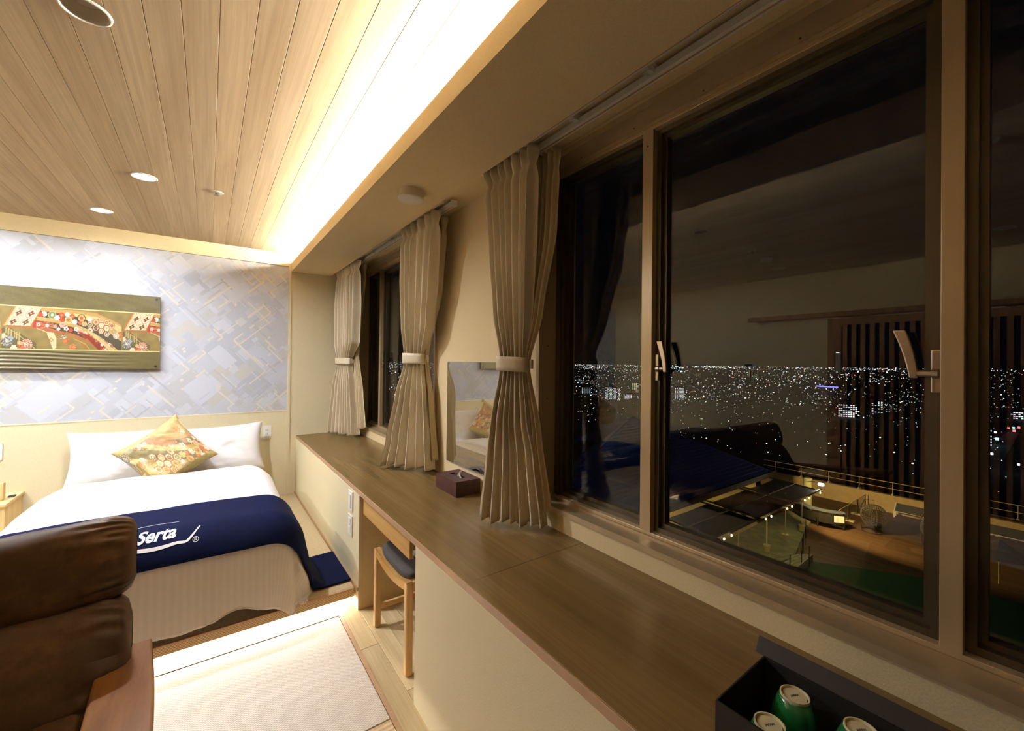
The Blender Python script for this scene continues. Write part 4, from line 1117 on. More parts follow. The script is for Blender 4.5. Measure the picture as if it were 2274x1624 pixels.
# ================================================================== SOFA
SY = math.radians(4.0)
A = Vector((-math.cos(SY), -math.sin(SY), 0)); B = Vector((math.sin(SY), -math.cos(SY), 0)); SP = Vector((-.19, 1.905, 0)); SW = 1.62
t = thing('sofa', 'dark brown leather two-seat sofa with wooden arms, seen from the bed side corner', 'sofa', tuple(SP+A*SW/2+B*.4))
t['label'] = 'dark brown distressed leather sofa with wide wooden arms in the left foreground'
def S(a, b_, z): return tuple(SP+A*a+B*b_+Vector((0, 0, z)))
def puff(a0, a1, cb, cz, hb, hz, tilt, seed, taper=0, wr=.010, pw_=.62, sag=0):
    """stuffed leather roll: superellipse section in (b,z), rounded ends, seam gathers near the ends"""
    L = a1-a0; ct, st = math.cos(math.radians(tilt)), math.sin(math.radians(tilt))
    def fn(u, v):
        th = 2*PI*u; s = v*2-1
        e = (1-abs(s)**14)**.40 if abs(s) < 1 else 0
        a = (a0+a1)/2+s*L/2
        c_, s_ = math.cos(th), math.sin(th)
        pb = math.copysign(abs(c_)**pw_, c_)*hb; pz = math.copysign(abs(s_)**pw_, s_)*hz
        k = .30+.70*e
        end = min(a-a0, a1-a)
        g = .0065*math.exp(-((end-.055)/.03)**2)*math.sin(th*26+seed)+.0035*math.exp(-((end-.10)/.05)**2)*math.sin(th*17+seed*2)
        seam = -.006*math.exp(-((end-.045)/.006)**2)
        n_ = noise.noise(Vector((a*3+seed, pb*6, pz*6)))*wr+noise.noise(Vector((a*8+seed, pb*14, pz*14)))*wr*.4
        q = 1+(n_+g+seam)/max(hb, .05)
        pb *= k*q; pz *= (.55+.45*e)*(1+(n_+g*.5)/max(hz, .05))
        bb = pb*ct-pz*st*1; zz = pb*st+pz*ct
        if sag: zz -= sag*(1-math.exp(-a/.25))*(.5+.5*max(-1, min(1, pz/hz)))
        if taper: a = (a0+a1)/2+s*(L/2-taper*max(0, -zz/hz))
        return S(a, cb+bb, cz+zz)
    return grid(97, 150, fn)
hd = ob('headrest', puff(.0, SW, -.005, .760, .085, .145, 14, 1.3, sag=.045), M_LEATHER, t, smooth=True)
bk = ob('back_cushion', puff(.006, SW-.006, .095, .470, .105, .205, 32, 4.1, taper=.045), M_LEATHER, t, smooth=True)
for k in range(2):
    ob('seat_cushion', puff(.06+k*(SW-.12)/2, .06+(k+1)*(SW-.12)/2-.008, .50, .335, .32, .078, -4, 7.7+k, pw_=.45), M_LEATHER, t, smooth=True)
def arm(a_out, a_in):
    n = 22; V = []
    for i in range(n+1):
        q = i/n; b_ = .02+.87*q; z = .455+.125*b_
        bow = .010*math.sin(PI*q)
        for s in (0, 1):
            aa = (a_out-(bow if a_out < a_in else -bow)) if s == 0 else a_in
            for dz in (-.030, 0): V.append(S(aa, b_, z+dz))
    F = []
    for i in range(n):
        o_ = i*4
        for x_, y_ in ((0, 1), (1, 3), (3, 2), (2, 0)): F.append((o_+x_, o_+y_, o_+4+y_, o_+4+x_))
    F += [(0, 2, 3, 1), (n*4, n*4+1, n*4+3, n*4+2)]
    return V, F
for a0, a1 in ((-.043, .085), (SW+.043, SW-.085)):
    o = fixn(ob('armrest', arm(a0, a1), M_SOFAW, t)); md = o.modifiers.new('soft', 'BEVEL'); md.width = .007; md.segments = 3; md.limit_method = 'ANGLE'
    am = (a0*.75+a1*.25)
    for b_, bt in ((.80, .80), (.10, .02)):
        z1 = .455+.125*b_-.03
        o = ob('leg', MB().beam(S(am, bt, .001), S(am, b_, z1), .045, .035, up=tuple(B)).m, M_SOFAW, t); md = o.modifiers.new('soft', 'BEVEL'); md.width = .006; md.segments = 2
    ob('side_rail', MB().beam(S(am, .02, .25), S(am, .80, .25), .03, .06).m, M_SOFAW, t)
ob('front_rail', MB().beam(S(-.03, .80, .235), S(SW+.03, .80, .235), .025, .07).m, M_SOFAW, t)
ob('rear_rail', MB().beam(S(-.03, .06, .235), S(SW+.03, .06, .235), .025, .07).m, M_SOFAW, t)
for a in (.14, SW-.14): ob('back_post', MB().beam(S(a, .03, .30), S(a, -.115, .82), .035, .03, up=tuple(A)).m, M_SOFAW, t)
for z, b_ in ((.45, .005), (.66, -.055), (.80, -.095)): ob('back_slat', MB().beam(S(.03, b_, z), S(SW-.03, b_, z), .018, .05).m, M_SOFAW, t)

# ================================================================== TERRACE BELOW, OUTSIDE
GZ = -9.6
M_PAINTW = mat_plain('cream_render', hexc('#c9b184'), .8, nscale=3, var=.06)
M_SLATE = mat_plain('blue_slate', hexc('#45558a'), .6, nscale=30, var=.25)
M_CANOPY = mat_plain('dark_green_canopy', hexc('#0f1613'), .7, nscale=10, var=.15)
M_DECK = mat_wood('terrace_deck_board', (hexc('#4a3620'), hexc('#5a4328'), hexc('#6a5032')), .6, 'Y', .3, bmp=.1)
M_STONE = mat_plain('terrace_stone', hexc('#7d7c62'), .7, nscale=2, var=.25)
M_TURF = mat_plain('dark_turf', hexc('#1d4a1c'), .95, nscale=30, var=.35)
M_IRON = mat_plain('dark_iron', hexc('#26241f'), .5, nscale=10)
M_POST = mat_plain('pale_steel_post', hexc('#c9b98e'), .4, nscale=10)
M_BULB = mat_emit('bulb_glow', (1, .60, .20), 16)
M_FLOODL = mat_emit('floodlight_glow', (1, .86, .6), 140)
M_WICKER = mat_plain('wicker', hexc('#453e31'), .8, nscale=60, var=.3)
M_GREYCL = mat_plain('grey_bench_cloth', hexc('#48505a'), .8, nscale=10)
M_SIGN = mat_plain('sign_board', hexc('#e8e4d4'), .6, nscale=10, var=.02)
M_AZURE = mat_plain('azure_print', hexc('#5f9fb5'), .6, nscale=10, var=.02)
M_GLASSW = mat_plain('dim_window_pane', hexc('#3a4030'), .2, nscale=4)
M_TERRAIN = mat_plain('night_ground', (.012, .012, .014, 1), .95, nscale=.01, var=.3)
M_BLDG = mat_plain('night_building', (.02, .02, .022, 1), .9, nscale=.1, var=.2)
M_CITY = mat_vcol('city_light_glow', emit=1.0)

# deck: boards run toward the window
deck = top('terrace_deck', MB().box(12, 42.2, -14, 17.5, GZ-.3, GZ-.03).m, M_IRON, 'brown wooden terrace deck below the windows', 'deck', at=(27, 4, GZ-.3))
dm = None; k = 0
x = 25.0
while x < 41.6:
    if dm is None: o = ob('board', MB().box(-.069, .069, -15.3, 15.3, -.03, 0).m, M_DECK, None); dm = o.data
    else: o = bpy.data.objects.new('board', dm); COL.objects.link(o)
    o.location = Vector((x, 2.0, GZ))-deck.location; o.parent = deck; x += .145
st = [(22.0, 13.0), (35.9, 13.0), (35.9, 12.6), (34.3, 11.1), (30.8, 10.45), (27.1, 9.55), (22.0, 10.3)]
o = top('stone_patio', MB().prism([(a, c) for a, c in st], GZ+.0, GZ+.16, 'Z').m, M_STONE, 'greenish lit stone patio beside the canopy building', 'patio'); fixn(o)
o = top('lawn_strip', MB().prism([(14, 9.8), (27.0, 9.2), (27.6, 8.6), (30.4, 4.5), (31.5, -12), (14, -12)], GZ+.0, GZ+.05, 'Z').m, M_TURF, 'dark green artificial lawn at the bottom of the terrace', 'lawn'); fixn(o)
# parapet and its railing
t = top('parapet_wall', MB().box(41.6, 42.0, -14, 17.5, GZ-.3, GZ+1.30).m, M_PAINTW, 'long cream parapet wall along the far edge of the terrace', 'parapet')
r = thing('parapet_railing', 'thin metal railing on top of the cream parapet wall', 'railing', (41.8, 2, GZ+1.3))
ys = [16.3-2.0*i for i in range(15)]
for y in ys:
    p = ob('post', MB().tube([(41.75, y, GZ+1.30), (41.75, y, GZ+2.25)], .022, 6).m, M_POST, r)
    ob('post_foot', MB().box(41.60, 41.9, y-.07, y+.07, GZ+1.30, GZ+1.42, .02).m, M_POST, p)
for z in (1.78, 2.25): ob('rail', MB().tube([(41.75, 17.3, GZ+z), (41.75, -13, GZ+z)], .022, 6).m, M_POST, r)
t = thing('terrace_sign', 'white sign board with blue emblem hung on the terrace railing', 'sign', (41.7, 5.15, GZ+1.85))
ob('board', MB().box(41.69, 41.72, 4.08, 6.22, GZ+1.80, GZ+2.30).m, M_SIGN, t)
ob('emblem', MB().lathe([(.15, 0), (.15, -.01)], (41.69, 5.98, GZ+2.06), 28, 'X').m, M_AZURE, t)
text_mesh('東大阪スカイテラス', .19, lambda x, y, z: (41.683, 5.78-x*.98, GZ+1.98+y), M_INK, 'sign_lettering', t, offset=.004)
t = thing('wall_lettering', 'dark swash metal letters mounted on the cream parapet below the sign', 'lettering', (41.6, 5.3, GZ+.55))
def swash(x, y, z): return (41.585, 6.25-x, GZ+.66+y)
text_mesh('S', .95, lambda x, y, z: (41.585, 6.45-x-.22*y, GZ+.42+y), M_INK, 'letter', t, shear=.3)
xo = .62
for ch, w_ in (('E', .34), ('I', .20), ('R', .38), ('Y', .40), ('U', .42)):
    text_mesh(ch, .52, lambda x, y, z: (41.585, 6.45-xo-x, GZ+.60+y), M_INK, 'letter', t, shear=.3, offset=.006); xo += w_
sw = MB().tube([(41.585, 6.45-.05*math.cos(a)*4-.1, GZ+.62+.22*math.sin(a)) for a in [PI*.2+i*.2 for i in range(22)]], .018, 6)
sw.tube([(41.585, 5.2-i*.07, GZ+.52-.12*math.sin(i*.35)) for i in range(10)], .014, 6); ob('swash_stroke', sw.m, M_INK, t)
for k in range(2): pass

# the building beside the patio: slate roof, warm lit soffit, cream wall with windows
h = thing('annex_building', 'low annex with dark blue slate hip roof beside the terrace', 'building', (19, 17, GZ))
RA, RN, RR, RL, RB = Vector((24.5, 18.9, -2.35)), Vector((6.75, 12.4, -5.8)), Vector((31.0, 12.4, -5.8)), Vector((23.2, 26, -5.8)), Vector((31, 26, -5.8))
ob('roof', ([RA, RN, RR, RL, RB, Vector((6.75, 12.4, -5.95)), Vector((31, 12.4, -5.95)), Vector((31, 26, -5.95)), Vector((23.2, 26, -5.95))],
            [(0, 1, 2), (0, 2, 4), (0, 4, 3), (0, 3, 1), (1, 5, 6, 2), (5, 8, 7, 6)]), M_SLATE, h)
def course(P0, P1, Q, n, name):
    """overlapping slate courses on the triangle P0-P1-Q, each course one strip with notched lower edge"""
    nn = (P1-P0).cross(Q-P0).normalized(); nn = nn if nn.z > 0 else -nn
    r_ = random.Random(5)
    for i in range(n):
        a0, a1 = P0.lerp(Q, i/n), P1.lerp(Q, i/n); b0, b1 = P0.lerp(Q, (i+1.0)/n), P1.lerp(Q, (i+1.0)/n)
        L_ = (a1-a0).length; m = max(1, int(L_/.62)); V = []; F = []
        for k in range(m):
            q0, q1 = k/m+.006/L_*2, (k+1)/m-.006/L_*2; dn = r_.uniform(.03, .055)
            c0, c1 = a0.lerp(a1, q0), a0.lerp(a1, q1); e0, e1 = b0.lerp(b1, q0), b0.lerp(b1, q1); w_ = len(V)
            q_ = [c0+nn*dn, c1+nn*dn, e1+nn*.012, e0+nn*.012, c0, c1]
            SLATES.append(((c0-Vector((0, 0, CAM_Z))).length, q_))
SLATES = []
course(RN, RR, RA, 26, 'slate'); course(RL, RN, RA, 26, 'slate')
SLATES.sort(key=lambda s_: s_[0])
SF = [(0, 1, 2, 3), (0, 4, 5, 1)]
vis = [s_ for s_ in SLATES if s_[1][0].x > .85*s_[1][0].y]
for _, q_ in vis[:300]: ob('slate', (q_, SF), M_SLATE, h)
rest = [s_ for s_ in SLATES if not any(s_ is w_ for w_ in vis[:300])]
V = []; F = []
for _, q_ in rest:
    n_ = len(V); V += q_; F += [tuple(n_+i for i in f) for f in SF]
ob('slate_field', (V, F), M_SLATE, h)['kind'] = 'stuff'
ob('hip_cap', MB().beam(RA, RR, .22, .07).m, M_SLATE, h); ob('hip_cap', MB().beam(RA, RN, .22, .07).m, M_SLATE, h)
ob('skylight', MB().beam(RN.lerp(RA, .36)+Vector((.2, .95, .18)), RN.lerp(RA, .66)+Vector((.2, .95, .18)), 1.0, .08).m, M_IRON, h)
ob('gutter', MB().beam((6.7, 12.33, -5.86), (31.1, 12.33, -5.86), .16, .14).m, M_IRON, h)
ob('outer_wall', MB().box(8, 30.3, 13.05, 13.3, GZ+.001, -5.96).m, M_PAINTW, h)
ob('plinth', MB().box(8, 30.35, 12.95, 13.05, GZ+.161, GZ+.55).m, M_PAINTW, h)
ob('eaves_board', MB().box(7, 31, 12.42, 12.46, -6.22, -5.96).m, M_DECK, h)
x = 12.0
while x < 29.3:
    w_ = ob('window', MB().box(x, x+1.7, 13.00, 13.06, GZ+1.0, GZ+2.35).m, M_PAINTW, h)
    p = MB()
    for i in range(4):
        for j in range(2): p.box(x+.06+i*.41, x+.43+i*.41, 12.985, 13.0, GZ+1.06+j*.64, GZ+1.62+j*.64)
    ob('panes', p.m, M_GLASSW, w_); x += 2.3
# fabric canopies on posts
for i, (x0, x1) in enumerate(((14.2, 18.4), (18.75, 22.7), (23.05, 27.2), (27.55, 31.5))):
    lb = ['dark fabric canopy over the patio, nearest the hotel window', 'dark fabric canopy, second from the hotel', 'dark fabric canopy, third from the hotel', 'dark fabric canopy at the lit terrace end'][i]
    t = thing('patio_canopy', lb, 'canopy', ((x0+x1)/2, 11.3, GZ), 'fabric canopies along the annex')
    def cn(u, v):
        return (x0+(x1-x0)*u, 9.75+(12.30-9.75)*v, -6.50+.12*v-.06*math.sin(PI*v)-.03*math.sin(PI*u))
    solidify(ob('fabric', grid(9, 9, cn), M_CANOPY, t), .01)
    for x in (x0+.05, x1-.05): ob('beam', MB().beam((x, 9.6, -6.53), (x, 12.7, -6.36), .06, .08).m, M_IRON, t)
    ob('cross_bar', MB().beam((x0, 11.1, -6.40), (x1, 11.1, -6.40), .03, .03).m, M_POST, t)
for i, x in enumerate((19.0, 23.0, 26.4, 29.0, 31.6)):
    t = thing('canopy_post', ['slim post nearest the hotel', 'second slim post along the string lights', 'slim post in the middle of the string lights', 'slim post by the stone patio edge', 'slim post beside the bar counter'][i], 'post', (x, 10.75, GZ), 'slim posts with buckets')
    ob('pole', MB().tube([(x, 10.75, GZ+.5), (x, 10.75, -6.5)], .035, 8).m, M_POST, t)
    ob('weight_bucket', MB().lathe([(.15, .161), (.19, .55)], (x, 10.75, GZ), 14).m, M_POST, t)
BL = ['left one of the pair nearest the window', 'right one of the pair nearest the window', 'left one of the second pair', 'right one of the second pair', 'left one of the third pair', 'right one of the third pair', 'left one of the fourth pair', 'right one of the fourth pair', 'left one of the pair nearest the floodlight', 'right one of the pair nearest the floodlight', 'single one under the floodlight']
t = thing('string_beam', 'dark beam carrying pairs of warm bulbs along the patio', 'beam', (25, 9.8, -6.6))
ob('bar', MB().beam((13, 9.80, -6.52), (31.9, 9.80, -6.52), .10, .12).m, M_IRON, t)
for i, x in enumerate((17.0, 17.6, 19.4, 20.1, 23.75, 24.4, 26.45, 27.1, 29.0, 29.7, 31.5)):
    q = thing('light_bulb', 'warm glowing bulb on the string beam, %s' % BL[i], 'bulb', (x, 9.72, -6.74), 'pairs of bulbs along the beam' if i < 10 else None)
    ob('glass_bulb', MB().lathe([(.001, -.06), (.028, -.045), (.038, 0), (.025, .045), (.018, .06)], (x, 9.72, -6.66), 12).m, M_BULB, q, smooth=True)
    ob('socket', MB().lathe([(.02, .06), (.02, .10)], (x, 9.72, -6.66), 10).m, M_IRON, q)
t = thing('floodlight', 'bright floodlight at the end of the canopy', 'floodlight', (31.9, 9.75, -6.3))
ob('housing', MB().box(31.72, 31.86, 9.55, 9.95, -6.3, -6.05, .02).m, M_IRON, t)
ob('lens', MB().box(31.60, 31.719, 9.62, 9.88, -6.24, -6.10, .03).m, M_FLOODL, t)
ob('bracket', MB().tube([(31.79, 9.95, -6.1), (31.79, 10.3, -6.1), (31.79, 10.5, -6.2)], .02, 6).m, M_IRON, t)
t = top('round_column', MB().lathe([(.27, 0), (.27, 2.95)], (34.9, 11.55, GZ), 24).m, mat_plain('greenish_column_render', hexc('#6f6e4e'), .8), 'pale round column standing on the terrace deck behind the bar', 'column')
# bar counter
t = thing('bar_counter', 'curved dark bar counter with a grey top on the terrace', 'bar counter', (33.9, 10.6, GZ))
def arc(k, r_, c=(36.2, 10.6)): a = PI*.76+PI*.48*k; return (c[0]+r_*math.cos(a), c[1]+r_*math.sin(a)*.85)
for k0, k1, nm in ((0, .48, 'front_panel'), (.52, 1, 'front_panel')):
    V = []; F = []
    for i in range(9):
        p = arc(k0+(k1-k0)*i/8, 2.3)
        V += [(p[0], p[1], GZ+.35), (p[0], p[1], GZ+1.0)]
    F = [(2*i, 2*i+1, 2*i+3, 2*i+2) for i in range(8)]; solidify(ob(nm, (V, F), M_IRON, t), .04)
V = []
for i in range(17):
    for r_, z in ((2.45, 1.12), (1.95, 1.12), (2.45, 1.18), (1.95, 1.18)): p = arc(i/16, r_); V.append((p[0], p[1], GZ+z))
F = []
for i in range(16):
    o_ = i*4
    for x_, y_ in ((0, 1), (1, 3), (3, 2), (2, 0)): F.append((o_+x_, o_+y_, o_+4+y_, o_+4+x_))
F += [(0, 1, 3, 2), (64, 65, 67, 66)]
fixn(ob('counter_top', (V, F), M_GREYCL, t))
for k in (0.02, .5, .98): p = arc(k, 2.3); ob('leg', MB().box(p[0]-.03, p[0]+.03, p[1]-.03, p[1]+.03, GZ+.002, GZ+1.12).m, M_IRON, t)
p0, p1 = arc(.80, 2.36), arc(.98, 2.36)
mb_ = ob('menu_board', MB().beam((p0[0], p0[1], GZ+.72), (p1[0], p1[1], GZ+.72), .02, .42).m, M_SIGN, t)
for k in range(4): ob('menu_line', MB().beam((p0[0]-.014, p0[1]-.1, GZ+.60+k*.08), (p1[0]-.014, p1[1]+.12, GZ+.60+k*.08), .004, .012).m, M_INK, mb_)
# crowd barriers in a row
for i, (x0, x1) in enumerate(((34.9, 36.8), (36.95, 38.9), (39.05, 40.9))):
    t = thing('barrier_fence', ['pale mesh barrier fence panel nearest the bar counter', 'middle pale mesh barrier fence panel on the deck', 'pale mesh barrier fence panel nearest the parapet'][i], 'barrier', ((x0+x1)/2, 9.7, GZ), 'mesh barrier fence panels')
    f = MB()
    for x in (x0, x1): f.tube([(x, 9.7, GZ+.10), (x, 9.7, GZ+1.15)], .022, 6)
    for z in (.2, 1.15): f.tube([(x0, 9.7, GZ+z), (x1, 9.7, GZ+z)], .018, 6)
    ob('frame', f.m, M_POST, t)
    f = MB()
    for k in range(1, 20): f.tube([(x0+(x1-x0)*k/20, 9.7, GZ+.2), (x0+(x1-x0)*k/20, 9.7, GZ+1.15)], .005, 4, cap=False)
    ob('mesh_bars', f.m, M_POST, t)['kind'] = 'stuff'
    for x in (x0, x1): ob('base_block', MB().box(x-.09, x+.09, 9.35, 10.05, GZ+.001, GZ+.10, .02).m, M_POST, t)
# hanging egg chairs
def egg(cx, cy, lb):
    t = thing('egg_chair', lb, 'hanging chair', (cx, cy, GZ), 'hanging wicker egg chairs')
    def fn(u, v):
        th = -PI*.80+2*PI*.80*u; ph = (v-.5)*PI*.98
        r_ = .68*math.cos(ph)*(1+.12*math.sin(ph)); return (cx-.1+r_*math.cos(th+PI*.35), cy-.30+r_*math.sin(th+PI*.35), GZ+1.02+.80*math.sin(ph))
    o = ob('wicker_shell', grid(26, 20, fn), M_WICKER, t)
    w_ = o.modifiers.new('w', 'WIREFRAME'); w_.thickness = .035; w_.use_replace = True
    ob('seat_pad', MB().lathe([(.05, .0), (.34, .02), (.36, .10), (.1, .14)], (cx-.1, cy-.30, GZ+.52), 18).m, M_GREYCL, t, smooth=True)
    ob('stand', MB().tube([(cx, cy+.35, GZ+.03), (cx+.02, cy+.42, GZ+.8), (cx+.02, cy+.42, GZ+1.5), (cx-.02, cy+.2, GZ+2.05), (cx-.06, cy-.28, GZ+2.1)], .03, 8).m, M_IRON, t)
    ob('base_ring', MB().tube([(cx+.55*math.cos(a*PI/12), cy-.2+.55*math.sin(a*PI/12), GZ+.03) for a in range(25)], .03, 6).m, M_IRON, t)
    ob('hanger', MB().tube([(cx-.06, cy-.28, GZ+2.1), (cx-.08, cy-.30, GZ+1.8)], .008, 5).m, M_IRON, t)
egg(35.9, 8.35, 'wicker egg chair on a stand in the middle of the deck')
egg(36.1, 5.45, 'wicker egg chair on a stand cut off by the window mullion')
# benches by the parapet
def bench(x, y0, y1, lb):
    t = thing('terrace_bench', lb, 'bench', (x, (y0+y1)/2, GZ), 'slung benches by the parapet')
    for y in (y0, y1):
        ob('side_frame', MB().beam((x-.35, y, GZ+.001), (x-.35, y, GZ+.5), .05, .08, up=(0, 1, 0)).beam((x-.35, y, GZ+.45), (x+.15, y, GZ+.95), .05, .08, up=(0, 1, 0)).beam((x+.1, y, GZ+.001), (x+.1, y, GZ+.88), .05, .06, up=(0, 1, 0)).m, M_SIGN, t)
    ob('seat_sling', MB().beam((x-.32, y0, GZ+.45), (x-.32, y1, GZ+.45), .05, .04).m, M_SIGN, t)
    o = ob('sling', ([(x-.34, y0, GZ+.47), (x-.34, y1, GZ+.47), (x+.14, y1, GZ+.95), (x+.14, y0, GZ+.95)], [(0, 1, 2, 3)]), M_GREYCL, t); solidify(o, .02)
bench(41.0, 8.0, 6.35, 'slung grey bench by the parapet beneath the sign')
bench(40.6, 3.9, 1.3, 'slung bench by the parapet, seen in the right pane')
t = top('log_bench', MB().beam((40.9, 3.8, GZ+1.42), (40.7, .4, GZ+1.42), .5, .08).m, M_DECK, 'long wooden plank top on the parapet in the right pane', 'ledge')
for i, (x, y) in enumerate(((32.6, 5.0),)):
    t = thing('garden_parasol', 'folded dark parasol frame in the lower right pane', 'parasol', (x, y-2.6, GZ))
    ob('pole', MB().tube([(x, y-2.6, GZ), (x, y-2.6, GZ+2.3)], .03, 6).m, M_POST, t)
    ob('cloth', MB().lathe([(1.2, 1.5), (.02, 2.3)], (x, y-2.6, GZ), 8).m, M_DECK, t)
# cable fences round the patio steps
def cable(pts, lb):
    t = thing('cable_fence', lb, 'fence', (pts[0][0], pts[0][1], GZ))
    for (x, y) in pts: ob('post', MB().tube([(x, y, GZ+.05), (x, y, GZ+1.15)], .025, 6).m, M_IRON, t)
    c = MB()
    for k in range(6): c.tube([(x, y, GZ+.25+k*.17) for x, y in pts], .006, 4, cap=False)
    ob('cables', c.m, M_IRON, t)['kind'] = 'stuff'
cable([(23.4, 9.3), (24.6, 8.9), (25.7, 8.75), (26.6, 8.7)], 'thin cable fence around the lower ramp of the patio')
cable([(30.9, 10.3), (29.6, 9.9), (28.3, 9.55), (27.4, 9.3)], 'thin cable fence along the stone patio edge')
t = top('concrete_ramp', MB().prism([(22.5, 9.3), (26.6, 9.3), (27.3, 8.75), (23.2, 8.6)], GZ+.051, GZ+.5, 'Z').m, M_STONE, 'grey concrete ramp corner below the fence', 'ramp'); fixn(t)

# ================================================================== CITY
top('city_ground', MB().box(30, 26000, -22000, 22000, -95, -90).m, M_TERRAIN, 'dark plain of the city at night', 'ground', kind='stuff', at=(5000, 0, -95))
def lightcol(r_):
    k = r_.random()
    if k < .48: return (.95, .97, 1.0)
    if k < .70: return (.75, .85, 1.0)
    if k < .90: return (1.0, .80, .52)
    if k < .95: return (1.0, .12, .08)
    return (.5, 1.0, .85)
def city_lights():
    r_ = random.Random(23); V = []; F = []; Cc = []
    def box(x, y, z, s, sz, c):
        n = len(V); h = s/2; hz = sz/2
        for dz in (-hz, hz):
            for dx, dy in ((-h, -h), (h, -h), (h, h), (-h, h)): V.append((x+dx, y+dy, z+dz)); Cc.append(c)
        for f in ((3, 2, 1, 0), (4, 5, 6, 7), (0, 1, 5, 4), (1, 2, 6, 5), (2, 3, 7, 6), (3, 0, 4, 7)): F.append(tuple(n+i for i in f))
    cl = []
    for _ in range(150):
        t_ = 5+r_.random()**2.0*110; cl.append((math.radians(r_.uniform(12, 92)), 83800/t_, r_.uniform(.006, .03), r_.uniform(.03, .16)))
    n = 0
    while n < 4800:
        if r_.random() < .50:
            az = math.radians(r_.uniform(10, 93)); t_ = 3.5+(r_.random()**2.7)*175; d = 83800/t_
        else:
            a, d0, sa, sd = cl[int(r_.random()*len(cl))]; az = r_.gauss(a, sa); d = d0*math.exp(r_.gauss(0, sd))
        if d < 420 or d > 26000: continue
        if d < 1100 and r_.random() < .55: continue
        z = -90+min(r_.expovariate(1/9.0), 45)+(r_.random() < .05)*r_.uniform(10, 60)*(d > 2500)
        s = d/921*r_.choice((.5, .65, .8, 1.1))*(1 if d > 900 else .8); s = max(.6, s)
        b_ = r_.choice((.35, .6, 1.0, 1.8, 3.5)); c = lightcol(r_)
        box(d*math.sin(az), d*math.cos(az), z, s, s*r_.choice((.7, 1, 1)), tuple(q*b_ for q in c)); n += 1
    # named bright accents: street lamps, signals, a road and lit roofs
    for x, y, s, c in ((613, 50, 1.8, (3, 3, 3.4)), (571, 51, 1.4, (3, 3, 3.2)), (554, 58, 2.6, (5, 5, 6)), (577, 58, 1.2, (2, 2, 2.4)), (636, 55, 1.2, (3, 3, 3)), (565, 31, 1.5, (4, 4, 4.4)), (862, 51, 2.4, (5, .4, .4)),
                       (915, 50, 2.4, (4, .3, .3)), (746, 57, 2.6, (1, 3.2, 3.6)), (895, 58, 2.0, (4, .3, .3)), (905, 54, 2.0, (.8, 3, 3)), (700, 61, 1.3, (2, 2, 2)), (680, 58, 1.2, (2.4, 2.2, 2)), (820, 64, 2, (3, 3, 3))):
        box(x, y, -82, s, s, c)
    for x, y, s, z in ((181, 74, .35, -30), (177, 53, .3, -30), (185, 32, .4, -30), (240, 52, .45, -30), (203, 40, .4, -30), (76, 67, .12, -30), (150, 82, .28, -26), (160, 88, .3, -24), (205, 60, .3, -30), (210, 62, .3, -31), (214, 59, .3, -32), (207, 57, .35, -33), (219, 61, .3, -34)): box(x, y, z, s, s*.8, (2.2, 2.0, 1.7))
    for i in range(60):
        q = i/59; box(1700+q*60, 520+q*130-40, -70, 6, 4, (.35, .3, 2.2)) if i < 30 else None
    for i in range(14): box(1900+i*2, 210+i*6, -72, 3.5, 2.5, (1.4, 1.5, 1.7))
    o = top('city_lights', (V, F), M_CITY, 'thousands of tiny white and coloured city lights spread to the horizon', 'lights', kind='stuff', at=(4000, 2000, -90))
    set_cols(o.data, np.array(Cc))
city_lights()
road = top('city_road', MB().prism([(600, 66), (640, 44), (930, 50), (1190, 59), (1180, 66), (925, 60)], -90, -89.6, 'Z').m, mat_plain('lit_asphalt', (.09, .10, .11, 1), .8, nscale=.05), 'dim grey road running away at the right of the view', 'road'); fixn(road)
MW = mat_vcol('window_glow', emit=1.0)
def tower(x, y, w, hgt, gz=-90, seed=1, cols=2, pitch=3.6, zig=False, br=1.6, warm=False, label='', depth=14, dens=.8):
    t = thing('apartment_block', label, 'building', (x, y, gz))
    az = math.atan2(x, y); R_ = Matrix.Translation((x, y, gz)) @ Matrix.Rotation(-az, 4, 'Z')
    ob('walls', MB().box(-w/2, w/2, 0, depth, 0, hgt+2).xf(R_).m, M_BLDG, t)
    r_ = random.Random(seed); m = MB(); cc = []
    rows = max(2, int(hgt/pitch)); s = .85
    for j in range(rows):
        for i in range(cols):
            if r_.random() > dens: continue
            xx = -w/2+w*(i+.5)/cols+(zig and (j % 2)*1.5); zz = (j+.6)*pitch; sx = min(1.1, w/cols*.42)
            st_ = len(m.v); m.box(xx-sx, xx+sx, -.25, -.05, zz-.7, zz+.7); c = (br, br*.82, br*.5) if warm else (br, br, br*1.05); cc += [tuple(q*r_.uniform(.5, 1.2) for q in c)]*8
    if not cc: return t
    m.xf(R_); o = ob('lit_windows', m.m, MW, t); o['kind'] = 'stuff'; set_cols(o.data, np.array(cc)); return t
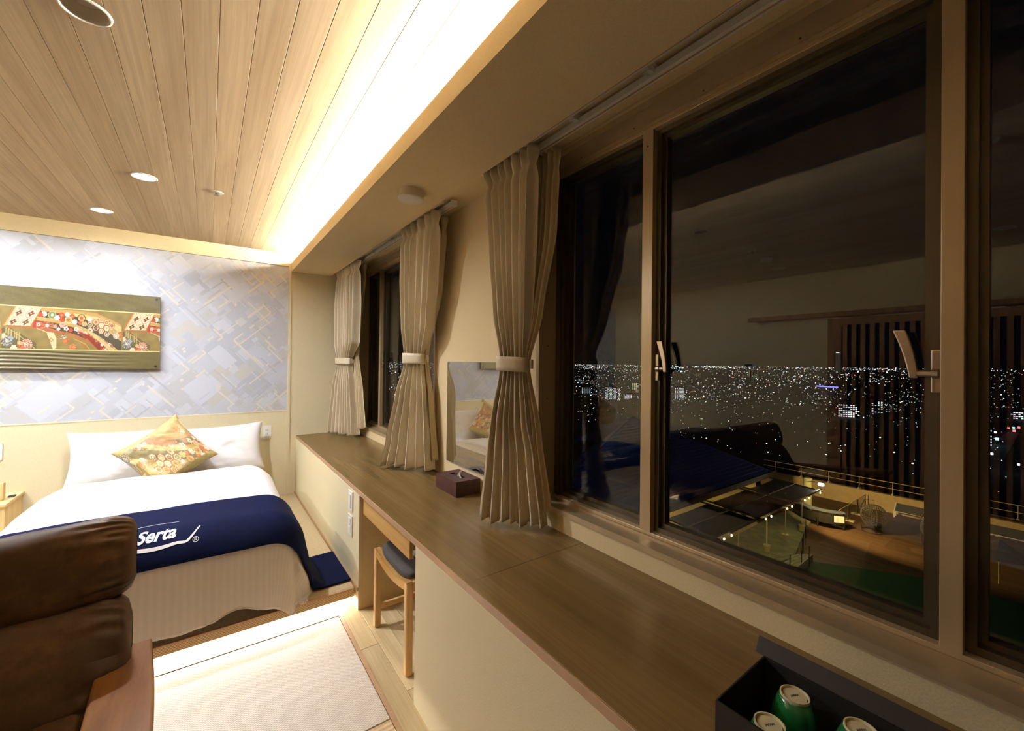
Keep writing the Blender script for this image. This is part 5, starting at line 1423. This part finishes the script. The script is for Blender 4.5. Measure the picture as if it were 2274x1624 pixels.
TW = [(832, 722, 7, 30, 2, 1, 'slim slab block with a double column of lights, leftmost of four'), (831, 708, 7, 30, 2, 1, 'slim slab block of lights, second of four from the left'), (830, 694, 7, 30, 2, 1, 'slim slab block of lights, third of four from the left'), (819, 672, 7, 30, 2, 1, 'slim slab block of lights, rightmost of four'),
      (860, 677, 21, 15, 6, 0, 'low lit block beside the four slim slabs'), (860, 897, 7, 23, 1, 0, 'thin block with a single column of lights behind the curtain reflection'), (898, 857, 27, 23, 5, 0, 'block with five columns of lights left of the mullion'),
      (980, 609, 23, 32, 5, 0, 'block with a dense grid of lights right of the left mullion'), (1097, 834, 21, 31, 4, 0, 'taller block with rosy columns of lights left of the mullion'), (916, 241, 30, 25, 9, 0, 'wide block with bright rows of lights in the middle distance'),
      (1054, 233, 18, 25, 4, 0, 'mid distance block with slanting rows of lights'), (972, 141, 22, 49, 4, 0, 'tall block with a lit top left of the big mullion'), (1158, 64, 18, 16, 6, 0, 'bright block beside the road at the right edge'),
      (729, 63, 9, 21, 2, 0, 'pale narrow block at the near end of the road'), (2836, 1613, 32, 29, 3, 0, 'far block with warm lights under the intercom reflection'), (3307, 1447, 74, 54, 4, 0, 'far wide block with warm lights near the horizon')]
for k, (x, y, w_, hh, nc, zg, lb) in enumerate(TW):
    tower(x, y, w_, hh, seed=k+3, cols=nc, zig=bool(zg), label=lb, pitch=3.3 if k < 14 else 8, br=1.8 if k in (9, 11, 12) else 1.2, warm=k in (8, 14, 15), dens=.95 if k < 9 else .75)
t = thing('skyscraper', 'tall faintly lit skyscraper on the horizon with a bright top', 'skyscraper', (6740, 1891, -90))
ob('shaft', MB().box(6718, 6758, 1868, 1912, -90, 180).m, mat_emit('dim_tower_glow', (.5, .55, .6), .02), t)
ob('crown', MB().box(6714, 6717, 1872, 1908, 174, 181).m, mat_emit('crown_glow', (.9, .95, 1), 1.5), t)
# dark wooded slope just beyond the terrace
def hill(u, v):
    x = 44+330*v; y = -260+520*u
    z = -14-68*min(1, v*1.5)+4*noise.noise(Vector((x*.03, y*.03, 0)))*min(1, v*4)
    return (x, y, z)
top('wooded_slope', grid(60, 40, hill), mat_plain('night_foliage', (.010, .014, .008, 1), .95, nscale=.4, var=.5), 'dark wooded slope falling away beyond the terrace', 'slope', kind='stuff', smooth=True, at=(60, 0, -80))
